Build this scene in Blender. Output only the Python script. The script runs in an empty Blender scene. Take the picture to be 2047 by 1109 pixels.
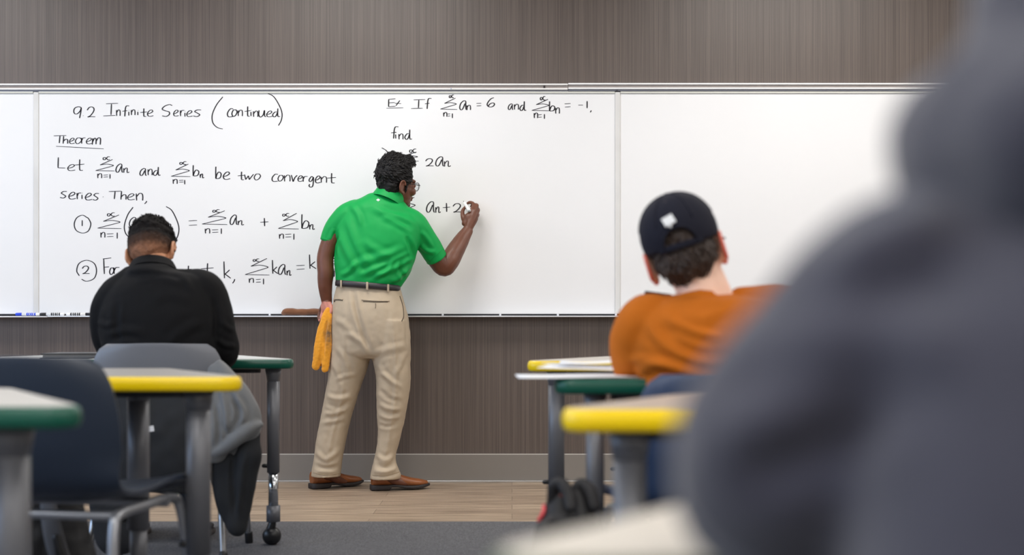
import bpy, bmesh, math, random
import numpy as np
from mathutils import Vector, Matrix, noise
from mathutils.bvhtree import BVHTree

# ---------------------------------------------------------------- camera, light, exposure
random.seed(7)
SC = bpy.context.scene
COL = SC.collection
F, CX, HY = 2800.0, 1023.5, 640.0          # focal length and principal point of the 2047 x 1109 photograph
CAMY, CAMZ = -7.368, 0.85                  # the lens is 7.37 m from the front wall, 0.85 m above the floor

cam_data = bpy.data.cameras.new('camera')
cam = bpy.data.objects.new('camera', cam_data)
COL.objects.link(cam)
cam.location = (0, CAMY, CAMZ)
cam.rotation_euler = (math.pi / 2, 0, 0)
cam_data.sensor_fit = 'HORIZONTAL'
cam_data.sensor_width = 36.0
cam_data.lens = 36.0 * F / 2047.0
cam_data.shift_y = (HY - 554.5) / 2047.0
cam_data.clip_start = 0.02
cam_data.dof.use_dof = True
cam_data.dof.focus_distance = 7.08
cam_data.dof.aperture_fstop = 2.3
SC.camera = cam

SC.view_settings.view_transform = 'Standard'
SC.view_settings.look = 'None'
SC.view_settings.gamma = 1.0
SC.view_settings.use_curve_mapping = False
SC.view_settings.exposure = 0.0

world = bpy.data.worlds.new('world')
SC.world = world
world.use_nodes = True
world.node_tree.nodes['Background'].inputs[0].default_value = (0.75, 0.86, 1.0, 1)
world.node_tree.nodes['Background'].inputs[1].default_value = 0.15


def area(name, loc, rot, sx, sy, power, color):
    l = bpy.data.lights.new(name, 'AREA')
    l.shape = 'RECTANGLE'
    l.size, l.size_y, l.energy, l.color = sx, sy, power, color
    o = bpy.data.objects.new(name, l)
    o.location, o.rotation_euler = loc, rot
    COL.objects.link(o)
    return o


for lx in (-3.4, -0.9, 1.6, 4.1):                    # rows of ceiling troffers
    for ly, pw in ((-1.25, 33), (-3.7, 18), (-6.2, 30), (-8.6, 36)):
        area('ceiling_lamp', (lx, ly, 2.93), (0, 0, 0), 1.2, 0.6, pw, (1.0, 0.965, 0.92))
area('window_daylight', (-5.3, -5.0, 1.75), (0, -math.pi / 2, 0), 1.7, 5.5, 120, (0.48, 0.68, 1.0))


# ---------------------------------------------------------------- helpers
def lin(r, g, b):
    def f(c):
        c /= 255.0
        return c / 12.92 if c <= 0.04045 else ((c + 0.055) / 1.055) ** 2.4
    return (f(r), f(g), f(b), 1.0)


def P(px, py, d):
    """the point seen at pixel (px, py), d metres in front of the lens"""
    return Vector(((px - CX) * d / F, CAMY + d, CAMZ - (py - HY) * d / F))


MATS = {}


def mat(name, rgb, rough=0.6, metal=0.0, var=0.0, vscale=8.0, bump=0.0, bscale=60.0, sss=0.0, spec=0.5, coat=0.0, stretch=(1, 1, 1), sheen=0.0):
    if name in MATS:
        return MATS[name]
    m = bpy.data.materials.new(name)
    m.use_nodes = True
    nt = m.node_tree
    b = nt.nodes['Principled BSDF']
    c = lin(*rgb)
    b.inputs['Base Color'].default_value = c
    b.inputs['Roughness'].default_value = rough
    b.inputs['Metallic'].default_value = metal
    b.inputs['Specular IOR Level'].default_value = spec
    b.inputs['Coat Weight'].default_value = coat
    b.inputs['Sheen Weight'].default_value = sheen
    if sss:
        b.inputs['Subsurface Weight'].default_value = sss
        b.inputs['Subsurface Radius'].default_value = (0.012, 0.005, 0.003)
        b.inputs['Subsurface Scale'].default_value = 1.0
    if var or bump:
        tc = nt.nodes.new('ShaderNodeTexCoord')
        mp = nt.nodes.new('ShaderNodeMapping')
        mp.inputs['Scale'].default_value = stretch
        nt.links.new(tc.outputs['Object'], mp.inputs['Vector'])
    if var:
        n = nt.nodes.new('ShaderNodeTexNoise')
        n.inputs['Scale'].default_value = vscale
        n.inputs['Detail'].default_value = 5
        nt.links.new(mp.outputs[0], n.inputs['Vector'])
        r = nt.nodes.new('ShaderNodeValToRGB')
        r.color_ramp.elements[0].position = 0.3
        r.color_ramp.elements[1].position = 0.7
        r.color_ramp.elements[0].color = tuple(x * (1 - var) for x in c[:3]) + (1,)
        r.color_ramp.elements[1].color = tuple(min(1, x * (1 + var)) for x in c[:3]) + (1,)
        nt.links.new(n.outputs['Fac'], r.inputs['Fac'])
        nt.links.new(r.outputs['Color'], b.inputs['Base Color'])
    if bump:
        n2 = nt.nodes.new('ShaderNodeTexNoise')
        n2.inputs['Scale'].default_value = bscale
        n2.inputs['Detail'].default_value = 4
        nt.links.new(mp.outputs[0], n2.inputs['Vector'])
        bp = nt.nodes.new('ShaderNodeBump')
        bp.inputs['Strength'].default_value = bump
        bp.inputs['Distance'].default_value = 0.01
        nt.links.new(n2.outputs['Fac'], bp.inputs['Height'])
        nt.links.new(bp.outputs['Normal'], b.inputs['Normal'])
    MATS[name] = m
    return m


def thing(name, loc, label, cat, group=None, rz=0.0):
    o = bpy.data.objects.new(name, None)
    o.empty_display_size = 0.1
    o.location = loc
    o.rotation_euler = (0, 0, rz)
    COL.objects.link(o)
    return tag(o, label, cat, group)


def tag(o, label, cat, group=None):
    o['label'] = label
    o['category'] = cat
    if group:
        o['group'] = group
    return o


def link(name, me, m, parent=None, local=False, smooth=True, label=None):
    """one mesh object; world-built meshes are hung on their thing without moving"""
    if isinstance(me, MB):
        me = me.mesh(name)
    o = bpy.data.objects.new(name, me)
    COL.objects.link(o)
    me.materials.clear()
    if m:
        me.materials.append(m)
    me.polygons.foreach_set('use_smooth', [smooth] * len(me.polygons))
    if parent is not None:
        o.parent = parent
        if not local:
            top = parent
            mw = Matrix.Identity(4)
            while top is not None:
                mw = (top.matrix_parent_inverse @ Matrix.LocRotScale(top.location, top.rotation_euler, None)) @ mw
                top = top.parent
            o.matrix_parent_inverse = mw.inverted()
    if label:
        o['label'] = label
    return o


def structure(o):
    o['kind'] = 'structure'
    return o


def catmull(pts, n):
    pts = [Vector(p) for p in pts]
    if len(pts) < 3:
        return [pts[0].lerp(pts[-1], i / n) for i in range(n + 1)]
    out = []
    q = [pts[0] * 2 - pts[1]] + pts + [pts[-1] * 2 - pts[-2]]
    for i in range(1, len(q) - 2):
        p0, p1, p2, p3 = q[i - 1:i + 3]
        for k in range(n):
            t = k / n
            out.append(0.5 * (2 * p1 + (p2 - p0) * t + (2 * p0 - 5 * p1 + 4 * p2 - p3) * t * t + (3 * p1 - p0 - 3 * p2 + p3) * t ** 3))
    out.append(pts[-1].copy())
    return out


class MB:
    """collects shapes into one mesh"""

    def __init__(self):
        self.v, self.f = [], []

    def add(self, vs, fs):
        o = len(self.v)
        self.v += [tuple(x) for x in vs]
        self.f += [tuple(i + o for i in f) for f in fs]
        return self

    def loft(self, secs, seg=24, cap=True):
        """secs: (centre, a, b[, exponent]) half-axis vectors"""
        vs, fs = [], []
        for s in secs:
            c, a, b = Vector(s[0]), Vector(s[1]), Vector(s[2])
            e = s[3] if len(s) > 3 else 2.0
            for k in range(seg):
                t = 2 * math.pi * k / seg
                ct, st = math.cos(t), math.sin(t)
                vs.append(c + a * math.copysign(abs(ct) ** (2 / e), ct) + b * math.copysign(abs(st) ** (2 / e), st))
        for i in range(len(secs) - 1):
            for k in range(seg):
                k2 = (k + 1) % seg
                fs.append((i * seg + k, i * seg + k2, (i + 1) * seg + k2, (i + 1) * seg + k))
        if cap:
            n = len(vs)
            vs.append(Vector(secs[0][0]))
            vs.append(Vector(secs[-1][0]))
            L = (len(secs) - 1) * seg
            for k in range(seg):
                k2 = (k + 1) % seg
                fs.append((n, k2, k))
                fs.append((n + 1, L + k, L + k2))
        return self.add(vs, fs)

    def levels(self, lv, n=4, e=2.0, inner=0.0, seg=40, tilt=0.0):
        """horizontal sections (py, px_left, px_right, distance, half depth); inner > 0 leaves the lower end open like a hem"""
        pts = catmull([Vector((a[1], a[2], a[3])) for a in lv], n)
        yy = catmull([Vector((a[0], a[4], 0)) for a in lv], n)
        secs = []
        for p, q in zip(pts, yy):
            d = p[2]
            c = P((p[0] + p[1]) / 2, q[0], d)
            hw = abs(p[1] - p[0]) / 2 * d / F
            secs.append((c, Vector((hw, 0, -tilt * hw)), Vector((0, q[1], 0)), e))
        if inner:
            c, a, b, ee = secs[-1]
            k = 1 - inner / a.length
            secs.append((c, a * k, b * k, ee))
            secs.append((c + Vector((0, 0, 0.03)), a * k, b * k, ee))
        return self.loft(secs, seg)

    def tube(self, pts, radii, depth=1.0, n=5, seg=20, ref=(0, 1, 0), round_ends=True, inner=0.0, smooth=True, flat_tip=False):
        pts = [Vector(p) for p in pts]
        if not isinstance(radii, (list, tuple)):
            radii = [radii] * len(pts)
        if not isinstance(depth, (list, tuple)):
            depth = [depth] * len(pts)
        if smooth:
            sp = catmull(pts, n)
            rr = catmull([Vector((r, dd, 0)) for r, dd in zip(radii, depth)], n)
        else:
            sp, rr = pts, [Vector((r, dd, 0)) for r, dd in zip(radii, depth)]
        secs = []
        N = len(sp)
        ref = Vector(ref).normalized()
        for i in range(N):
            t = (sp[min(i + 1, N - 1)] - sp[max(i - 1, 0)]).normalized()
            a = t.cross(ref)
            if a.length < 0.15:
                a = t.cross(Vector((0.3, 0.2, 1)))
            a.normalize()
            b = a.cross(t).normalized()
            r, k = max(rr[i][0], 1e-5), rr[i][1]
            secs.append([sp[i], a * r, b * r * k, t, r])
        out = []
        if round_ends:
            c, a, b, t, r = secs[0]
            for ang in (80, 60, 40, 20):
                q = math.radians(ang)
                out.append((c - t * r * math.sin(q), a * math.cos(q), b * math.cos(q)))
        out += [(s[0], s[1], s[2]) for s in secs]
        c, a, b, t, r = secs[-1]
        if inner:
            k = 1 - inner / r
            out.append((c, a * k, b * k))
            out.append((c - t * 0.025, a * k, b * k))
        elif round_ends and not flat_tip:
            for ang in (20, 40, 60, 80):
                q = math.radians(ang)
                out.append((c + t * r * math.sin(q), a * math.cos(q), b * math.cos(q)))
        return self.loft(out, seg)

    def ell(self, c, r, M=None, seg=24, rings=14):
        M = M or Matrix.Identity(3)
        c = Vector(c)
        vs, fs = [c + M @ Vector((0, 0, r[2]))], []
        for i in range(1, rings):
            th = math.pi * i / rings
            for k in range(seg):
                ph = 2 * math.pi * k / seg
                vs.append(c + M @ Vector((r[0] * math.sin(th) * math.cos(ph), r[1] * math.sin(th) * math.sin(ph), r[2] * math.cos(th))))
        vs.append(c - M @ Vector((0, 0, r[2])))
        for k in range(seg):
            k2 = (k + 1) % seg
            fs.append((0, 1 + k, 1 + k2))
            for i in range(rings - 2):
                fs.append((1 + i * seg + k, 1 + (i + 1) * seg + k, 1 + (i + 1) * seg + k2, 1 + i * seg + k2))
            o = 1 + (rings - 2) * seg
            fs.append((o + k, len(vs) - 1, o + k2))
        return self.add(vs, fs)

    def box(self, c, h, M=None):
        M = M or Matrix.Identity(3)
        c = Vector(c)
        vs = [c + M @ Vector((x * h[0], y * h[1], z * h[2])) for z in (-1, 1) for x, y in ((-1, -1), (1, -1), (1, 1), (-1, 1))]
        return self.add(vs, [(3, 2, 1, 0), (4, 5, 6, 7), (0, 1, 5, 4), (1, 2, 6, 5), (2, 3, 7, 6), (3, 0, 4, 7)])

    def bbox(self, c, h, r=0.004, M=None, seg=2):
        """box with rounded edges"""
        bm = bmesh.new()
        bmesh.ops.create_cube(bm, size=2.0)
        for v in bm.verts:
            v.co = Vector((v.co.x * h[0], v.co.y * h[1], v.co.z * h[2]))
        bmesh.ops.bevel(bm, geom=list(bm.edges), offset=r, segments=seg, affect='EDGES', profile=0.5)
        M = M or Matrix.Identity(3)
        c = Vector(c)
        bm.verts.index_update()
        self.add([c + M @ v.co for v in bm.verts], [[v.index for v in f.verts] for f in bm.faces])
        bm.free()
        return self

    def cyl(self, p, q, r, r2=None, seg=20):
        return self.tube([p, q], [r, r if r2 is None else r2], n=1, seg=seg, round_ends=False, ref=(0.02, 1, 0.03))

    def prism(self, poly, z0, z1):
        n = len(poly)
        vs = [(x, y, z0) for x, y in poly] + [(x, y, z1) for x, y in poly]
        fs = [tuple(range(n - 1, -1, -1)), tuple(range(n, 2 * n))]
        fs += [(i, (i + 1) % n, n + (i + 1) % n, n + i) for i in range(n)]
        return self.add(vs, fs)

    def mesh(self, name):
        me = bpy.data.meshes.new(name)
        me.from_pydata(self.v, [], self.f)
        me.update()
        return me


def pix(co):
    d = co[:, 1] - CAMY
    return np.stack([CX + F * co[:, 0] / d, HY + F * (CAMZ - co[:, 2]) / d], 1)


def get_co(me):
    a = np.empty(len(me.vertices) * 3, 'f')
    me.vertices.foreach_get('co', a)
    return a.reshape(-1, 3).astype('d')


def get_no(me):
    a = np.empty(len(me.vertices) * 3, 'f')
    me.vertices.foreach_get('normal', a)
    return a.reshape(-1, 3).astype('d')


def set_co(me, co):
    me.vertices.foreach_set('co', co.astype('f').ravel())
    me.update()


def folds_disp(co, no, folds):
    """cloth folds: ridges (amp > 0) and creases (amp < 0) along lines over the camera-facing side"""
    pp = pix(co)
    face = np.clip(-no[:, 1] * 1.6 + 0.1, 0, 1)
    out = np.zeros(len(co))
    for pts, amp, w in folds:
        pl = [Vector((p[0], p[1], 0)) for p in pts]
        sm = catmull(pl, 5)
        S = np.array([[p[0], p[1]] for p in sm])
        best = np.full(len(co), 1e9)
        par = np.zeros(len(co))
        n = len(S) - 1
        for i in range(n):
            a, b = S[i], S[i + 1]
            ab = b - a
            t = np.clip(((pp - a) @ ab) / max(ab @ ab, 1e-9), 0, 1)
            dd = np.linalg.norm(pp - a - t[:, None] * ab, axis=1)
            m = dd < best
            best[m] = dd[m]
            par[m] = (i + t[m]) / n
        tap = np.clip(np.sin(np.pi * np.clip(par, 0.02, 0.98)) * 1.6, 0, 1)
        g = np.exp(-(best / w) ** 2) - 0.45 * np.exp(-((best - 1.9 * w) / (0.9 * w)) ** 2)
        out += amp * g * tap * face
    return out


def skin(name, mb, voxel, m, parent, iters=4, folds=None, nz=None, shape=None):
    """union of the overlapping shapes as one continuous surface, relaxed, then creased"""
    tmp = mb.mesh(name + '_raw')
    ob = bpy.data.objects.new('raw', tmp)
    COL.objects.link(ob)
    md = ob.modifiers.new('r', 'REMESH')
    md.mode = 'VOXEL'
    md.voxel_size = voxel
    if iters:
        ms = ob.modifiers.new('s', 'SMOOTH')
        ms.factor = 0.5
        ms.iterations = iters
    dg = bpy.context.evaluated_depsgraph_get()
    dg.update()
    me = bpy.data.meshes.new_from_object(ob.evaluated_get(dg))
    bpy.data.objects.remove(ob)
    bpy.data.meshes.remove(tmp)
    me.name = name
    if folds or nz or shape:
        co, no = get_co(me), get_no(me)
        d = np.zeros(len(co))
        if folds:
            d += folds_disp(co, no, folds)
        if nz:
            for amp, sc in nz:                       # sc: scale or (sx, sy, sz)
                sc = sc if isinstance(sc, (tuple, list)) else (sc, sc, sc)
                q = co * np.array(sc)
                d += amp * np.array([noise.noise(Vector(x)) for x in q])
        co = co + no * d[:, None]
        if shape:
            co = shape(co, no)
        set_co(me, co)
    return link(name, me, m, parent)


def bvh_of(o):
    me = o.data
    return BVHTree.FromPolygons([v.co.copy() for v in me.vertices], [tuple(p.vertices) for p in me.polygons])


CAMP = Vector((0, CAMY, CAMZ))


def hit(bvh, px, py):
    dr = (P(px, py, 1.0) - CAMP).normalized()
    loc, nor, i, dist = bvh.ray_cast(CAMP, dr)
    return loc, nor


def strip_on(bvh, name, pts, w, m, parent, off=0.0012, thick=0.0016, label=None):
    """a narrow band sewn on a surface along the given line (w = width in metres)"""
    sm = catmull([Vector((p[0], p[1], 0)) for p in pts], 6)
    mb = MB()
    ring = []
    loc = []
    for p in sm:
        l, nn = hit(bvh, p[0], p[1])
        if l is not None:
            loc.append((l, nn))
    for i, (l, nn) in enumerate(loc):
        a, b = loc[max(i - 1, 0)][0], loc[min(i + 1, len(loc) - 1)][0]
        t = (b - a).normalized()
        s = t.cross(nn).normalized() * w / 2
        ring.append((l + nn * off, s, nn * thick, 3.0))
    if len(ring) > 1:
        mb.loft(ring, 10)
        return link(name, mb, m, parent, label=label)

# ---------------------------------------------------------------- the room
def laminate():
    m = bpy.data.materials.new('grey_brown_laminate')
    m.use_nodes = True
    nt = m.node_tree
    b = nt.nodes['Principled BSDF']
    b.inputs['Roughness'].default_value = 0.44
    b.inputs['Specular IOR Level'].default_value = 0.6
    tc = nt.nodes.new('ShaderNodeTexCoord')

    def layer(sx, sz, detail):
        mp = nt.nodes.new('ShaderNodeMapping')
        mp.inputs['Scale'].default_value = (sx, 1, sz)
        n = nt.nodes.new('ShaderNodeTexNoise')
        n.inputs['Scale'].default_value = 1.0
        n.inputs['Detail'].default_value = detail
        nt.links.new(tc.outputs['Object'], mp.inputs[0])
        nt.links.new(mp.outputs[0], n.inputs['Vector'])
        return n.outputs['Fac']

    def mul(v, k):
        q = nt.nodes.new('ShaderNodeMath')
        q.operation = 'MULTIPLY'
        nt.links.new(v, q.inputs[0])
        q.inputs[1].default_value = k
        return q.outputs[0]

    def plus(u, v):
        q = nt.nodes.new('ShaderNodeMath')
        q.operation = 'ADD'
        nt.links.new(u, q.inputs[0])
        nt.links.new(v, q.inputs[1])
        return q.outputs[0]
    fac = plus(plus(mul(layer(150, 1.0, 4), 0.62), mul(layer(22, 0.3, 4), 0.20)), mul(layer(420, 6, 2), 0.18))
    r = nt.nodes.new('ShaderNodeValToRGB')
    r.color_ramp.elements[0].position = 0.36
    r.color_ramp.elements[1].position = 0.66
    r.color_ramp.elements[0].color = lin(75, 65, 60)
    r.color_ramp.elements[1].color = lin(106, 93, 86)
    nt.links.new(fac, r.inputs['Fac'])
    nt.links.new(r.outputs[0], b.inputs['Base Color'])
    return m


def planks():
    m = bpy.data.materials.new('wood_look_vinyl')
    m.use_nodes = True
    nt = m.node_tree
    b = nt.nodes['Principled BSDF']
    b.inputs['Roughness'].default_value = 0.42
    tc = nt.nodes.new('ShaderNodeTexCoord')
    br = nt.nodes.new('ShaderNodeTexBrick')
    br.inputs['Scale'].default_value = 1.0
    br.inputs['Brick Width'].default_value = 1.22
    br.inputs['Row Height'].default_value = 0.152
    br.inputs['Mortar Size'].default_value = 0.0012
    br.inputs['Color1'].default_value = lin(186, 166, 144)
    br.inputs['Color2'].default_value = lin(166, 146, 126)
    br.inputs['Mortar'].default_value = lin(120, 104, 90)
    nt.links.new(tc.outputs['Object'], br.inputs['Vector'])
    mp = nt.nodes.new('ShaderNodeMapping')
    mp.inputs['Scale'].default_value = (3, 42, 1)
    n = nt.nodes.new('ShaderNodeTexNoise')
    n.inputs['Scale'].default_value = 1.0
    n.inputs['Detail'].default_value = 6
    nt.links.new(tc.outputs['Object'], mp.inputs[0])
    nt.links.new(mp.outputs[0], n.inputs['Vector'])
    r = nt.nodes.new('ShaderNodeValToRGB')
    r.color_ramp.elements[0].position = 0.3
    r.color_ramp.elements[1].position = 0.68
    r.color_ramp.elements[0].color = (0.52, 0.5, 0.48, 1)
    r.color_ramp.elements[1].color = (1.14, 1.13, 1.12, 1)
    nt.links.new(n.outputs['Fac'], r.inputs['Fac'])
    mx = nt.nodes.new('ShaderNodeMixRGB')
    mx.blend_type = 'MULTIPLY'
    mx.inputs[0].default_value = 1
    nt.links.new(br.outputs['Color'], mx.inputs[1])
    nt.links.new(r.outputs['Color'], mx.inputs[2])
    nt.links.new(mx.outputs[0], b.inputs['Base Color'])
    return m


def carpet_mat():
    m = bpy.data.materials.new('charcoal_ribbed_carpet')
    m.use_nodes = True
    nt = m.node_tree
    b = nt.nodes['Principled BSDF']
    b.inputs['Roughness'].default_value = 0.95
    b.inputs['Specular IOR Level'].default_value = 0.1
    tc = nt.nodes.new('ShaderNodeTexCoord')
    mp = nt.nodes.new('ShaderNodeMapping')
    mp.inputs['Rotation'].default_value = (0, 0, math.radians(38))
    nt.links.new(tc.outputs['Object'], mp.inputs[0])
    w = nt.nodes.new('ShaderNodeTexWave')
    w.inputs['Scale'].default_value = 24
    w.inputs['Distortion'].default_value = 1.2
    w.inputs['Detail'].default_value = 3
    w.inputs['Detail Scale'].default_value = 4
    nt.links.new(mp.outputs[0], w.inputs['Vector'])
    n = nt.nodes.new('ShaderNodeTexNoise')
    n.inputs['Scale'].default_value = 160
    nt.links.new(tc.outputs['Object'], n.inputs['Vector'])
    q = nt.nodes.new('ShaderNodeMath')
    q.operation = 'MULTIPLY'
    nt.links.new(w.outputs['Fac'], q.inputs[0])
    nt.links.new(n.outputs['Fac'], q.inputs[1])
    r = nt.nodes.new('ShaderNodeValToRGB')
    r.color_ramp.elements[0].color = lin(56, 56, 60)
    r.color_ramp.elements[1].color = lin(148, 148, 152)
    r.color_ramp.elements[1].position = 0.7
    nt.links.new(q.outputs[0], r.inputs['Fac'])
    nt.links.new(r.outputs[0], b.inputs['Base Color'])
    bp = nt.nodes.new('ShaderNodeBump')
    bp.inputs['Distance'].default_value = 0.004
    nt.links.new(q.outputs[0], bp.inputs['Height'])
    nt.links.new(bp.outputs[0], b.inputs['Normal'])
    return m


XL, XR, YB, ZC = -5.4, 5.4, -9.6, 2.96
CARPET_Y = -1.461
structure(link('wall_front', MB().box((0, 0.05, ZC / 2), ((XR - XL) / 2, 0.05, ZC / 2)), laminate(), smooth=False))
plain = mat('wall_paint', (214, 210, 204), 0.85)
structure(link('wall_right', MB().box((XR + 0.05, YB / 2, ZC / 2), (0.05, -YB / 2, ZC / 2)), plain, smooth=False))
structure(link('wall_back', MB().box((0, YB - 0.05, ZC / 2), (XR, 0.05, ZC / 2)), plain, smooth=False))
lw = MB()                                              # the left wall with its window opening (beyond the frame)
lw.box((XL - 0.05, YB / 2, 0.45), (0.05, -YB / 2, 0.45))
lw.box((XL - 0.05, YB / 2, 2.78), (0.05, -YB / 2, 0.18))
lw.box((XL - 0.05, -1.1, 1.75), (0.05, 1.1, 0.85))
lw.box((XL - 0.05, -8.7, 1.75), (0.05, 0.9, 0.85))
structure(link('wall_left', lw, plain, smooth=False))
structure(link('ceiling', MB().box((0, YB / 2, ZC + 0.03), (XR, -YB / 2, 0.03)), mat('ceiling_tile', (225, 224, 220), 0.9), smooth=False))
structure(link('floor', MB().box((0, CARPET_Y / 2, -0.02), (XR, -CARPET_Y / 2, 0.02)), planks(), smooth=False))
structure(link('floor_carpet', MB().box((0, (CARPET_Y + YB) / 2, -0.018), (XR, (CARPET_Y - YB) / 2, 0.02)), carpet_mat(), smooth=False))
structure(link('baseboard_front', MB().bbox((0, -0.006, 0.077), (XR, 0.006, 0.068), 0.002), mat('baseboard_grey', (128, 122, 116), 0.55), smooth=False))
alu = mat('brushed_aluminium', (205, 205, 206), 0.32, 1.0)
structure(link('trim_1', MB().bbox((0, -0.007, 0.1465), (XR, 0.005, 0.0022), 0.0008), mat('pale_trim', (196, 192, 186), 0.4), smooth=False))
structure(link('trim_2', MB().bbox((0, -0.011, 0.005), (XR, 0.011, 0.0048), 0.002), alu, smooth=False))

# ---------------------------------------------------------------- whiteboards
DB = 7.348                                              # distance of the writing surface from the lens
YBD = CAMY + DB
def wx(px): return (px - CX) * DB / F
def wz(py): return CAMZ - (py - HY) * DB / F
board_white = mat('whiteboard_enamel', (239, 239, 240), 0.28, var=0.012, vscale=1.5, spec=0.35)
joint_mat = mat('board_joint_strip', (221, 220, 218), 0.45, var=0.05, vscale=14, stretch=(1, 1, 0.4))
ink = mat('black_marker_ink', (34, 28, 36), 0.5)
ZT, ZB = wz(184.0), wz(627.2)
boards = {}
for nm, x0, x1, lab in (('left', -560, 67, 'blank whiteboard panel cut off by the left edge, beside the written lecture notes'),
                        ('middle', 78, 1229, 'wide whiteboard covered in handwritten maths notes on infinite series'),
                        ('right', 1240, 2400, 'blank whiteboard panel behind the student in the cap')):
    t = thing('whiteboard', (wx((x0 + x1) / 2), -0.005, ZB), lab, 'whiteboard', 'whiteboard panels on the front wall')
    link('writing_panel', MB().box(((wx(x0) + wx(x1)) / 2, (YBD - 0.002) / 2, (ZT + ZB) / 2), ((wx(x1) - wx(x0)) / 2, -(YBD + 0.002) / 2, (ZT - ZB) / 2)), board_white, t, smooth=False)
    link('top_frame', MB().bbox(((wx(x0) + wx(x1)) / 2, YBD - 0.003, wz(185)), ((wx(x1) - wx(x0)) / 2, 0.005, 0.0048), 0.002), mat('frame_pale', (214, 214, 206), 0.5), t, smooth=False)
    for ex in ((x0 + 0.5,) if nm == 'left' else (x1 - 0.5,) if nm == 'right' else ()):
        link('edge_strip', MB().box((wx(ex), -0.012, (ZT + ZB) / 2), (0.004, 0.013, (ZT - ZB) / 2)), joint_mat, t, smooth=False)
    boards[nm] = t
for jx, lab in ((72.5, 'pale vertical joint strip left of the lecture heading'), (1234.5, 'pale vertical joint strip between the written board and the blank right board')):
    o = link('joint_strip', MB().bbox((wx(jx), -0.0125, (ZT + ZB) / 2), (0.0138, 0.0125, (ZT - ZB) / 2), 0.003), joint_mat, smooth=False)
    tag(o, lab, 'joint strip', 'board joint strips')
    if jx > 100:
        link('joint_clip', MB().bbox((wx(jx - 1.5), -0.026, wz(181.4)), (0.006, 0.003, 0.0016), 0.0008), mat('dark_clip', (40, 32, 30), 0.5), o, smooth=False)

# map rail above the boards, two lengths butted together
rail_band = mat('rail_cork_band', (160, 151, 146), 0.7, var=0.06, vscale=30)
rail_white = mat('rail_lip_highlight', (250, 250, 250), 0.3)  # near-white colour paints the highlight along the rail lips
rail_shade = mat('rail_shadow_grey', (128, 130, 142), 0.45, 0.4)  # blue-grey strip painted in for the shadow under the lower lip
for x0, x1, dy, lab in ((-560, 1135, 0.0, 'longer aluminium map rail running above the boards from the left edge'),
                        (1135.6, 2400, -1.2, 'aluminium map rail length above the right board, set slightly higher')):
    t = thing('map_rail', (wx((x0 + x1) / 2), -0.01, wz(184)), lab, 'map rail', 'map rails above the whiteboards')
    cxm, hw = (wx(x0) + wx(x1)) / 2, (wx(x1) - wx(x0)) / 2
    link('cork_band', MB().box((cxm, -0.012, wz(174.6 + dy)), (hw, 0.012, 0.0095)), rail_band, t, smooth=False)
    link('rail_lip', MB().bbox((cxm, -0.018, wz(169.4 + dy)), (hw, 0.018, 0.0042), 0.003), rail_white, t)
    link('rail_lip', MB().bbox((cxm, -0.018, wz(178.6 + dy)), (hw, 0.018, 0.0042), 0.003), rail_white, t)
    link('rail_shadow_line', MB().bbox((cxm, -0.014, wz(181.9 + dy)), (hw, 0.014, 0.0042), 0.002), rail_shade, t)
    if dy == 0:
        link('end_stop', MB().bbox((wx(1088), -0.026, wz(174)), (0.0045, 0.003, 0.0055), 0.001), mat('dark_clip', (40, 32, 30), 0.5), t, smooth=False)
        link('rail_tab', MB().bbox((wx(902), -0.037, wz(178)), (0.0012, 0.002, 0.0045), 0.0005), mat('blue_tab', (120, 140, 190), 0.5), t, smooth=False)

# marker tray under the boards, seen edge-on
tray_m = mat('tray_aluminium', (226, 228, 234), 0.3, 0.35)
tray_dark = mat('tray_dark_gasket', (38, 38, 44), 0.6)
for x0, x1, lab, clips in ((-560, 103, 'short marker tray end under the left board', ()),
                           (103.6, 2400, 'long marker tray running under the written and right boards', (540, 885, 1000, 1115, 1231, 1440))):
    t = thing('marker_tray', (wx((x0 + x1) / 2), -0.01, wz(634)), lab, 'marker tray', 'marker trays below the whiteboards')
    cxm, hw = (wx(x0) + wx(x1)) / 2, (wx(x1) - wx(x0)) / 2
    dz = 0.8 if x0 < 0 else 0
    link('tray_shelf', MB().bbox((cxm, -0.045, wz(632.3 + dz)), (hw, 0.045, 0.0036), 0.002), tray_m, t)
    link('dark_gasket', MB().box((cxm, -0.0125, wz(628.8)), (hw, 0.0125, 0.0036)), tray_dark, t, smooth=False)
    for c in clips:
        link('tray_clip', MB().tube([(wx(c), -0.027, wz(629)), (wx(c), -0.034, wz(629))], 0.0062, n=1), tray_m, t)

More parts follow.
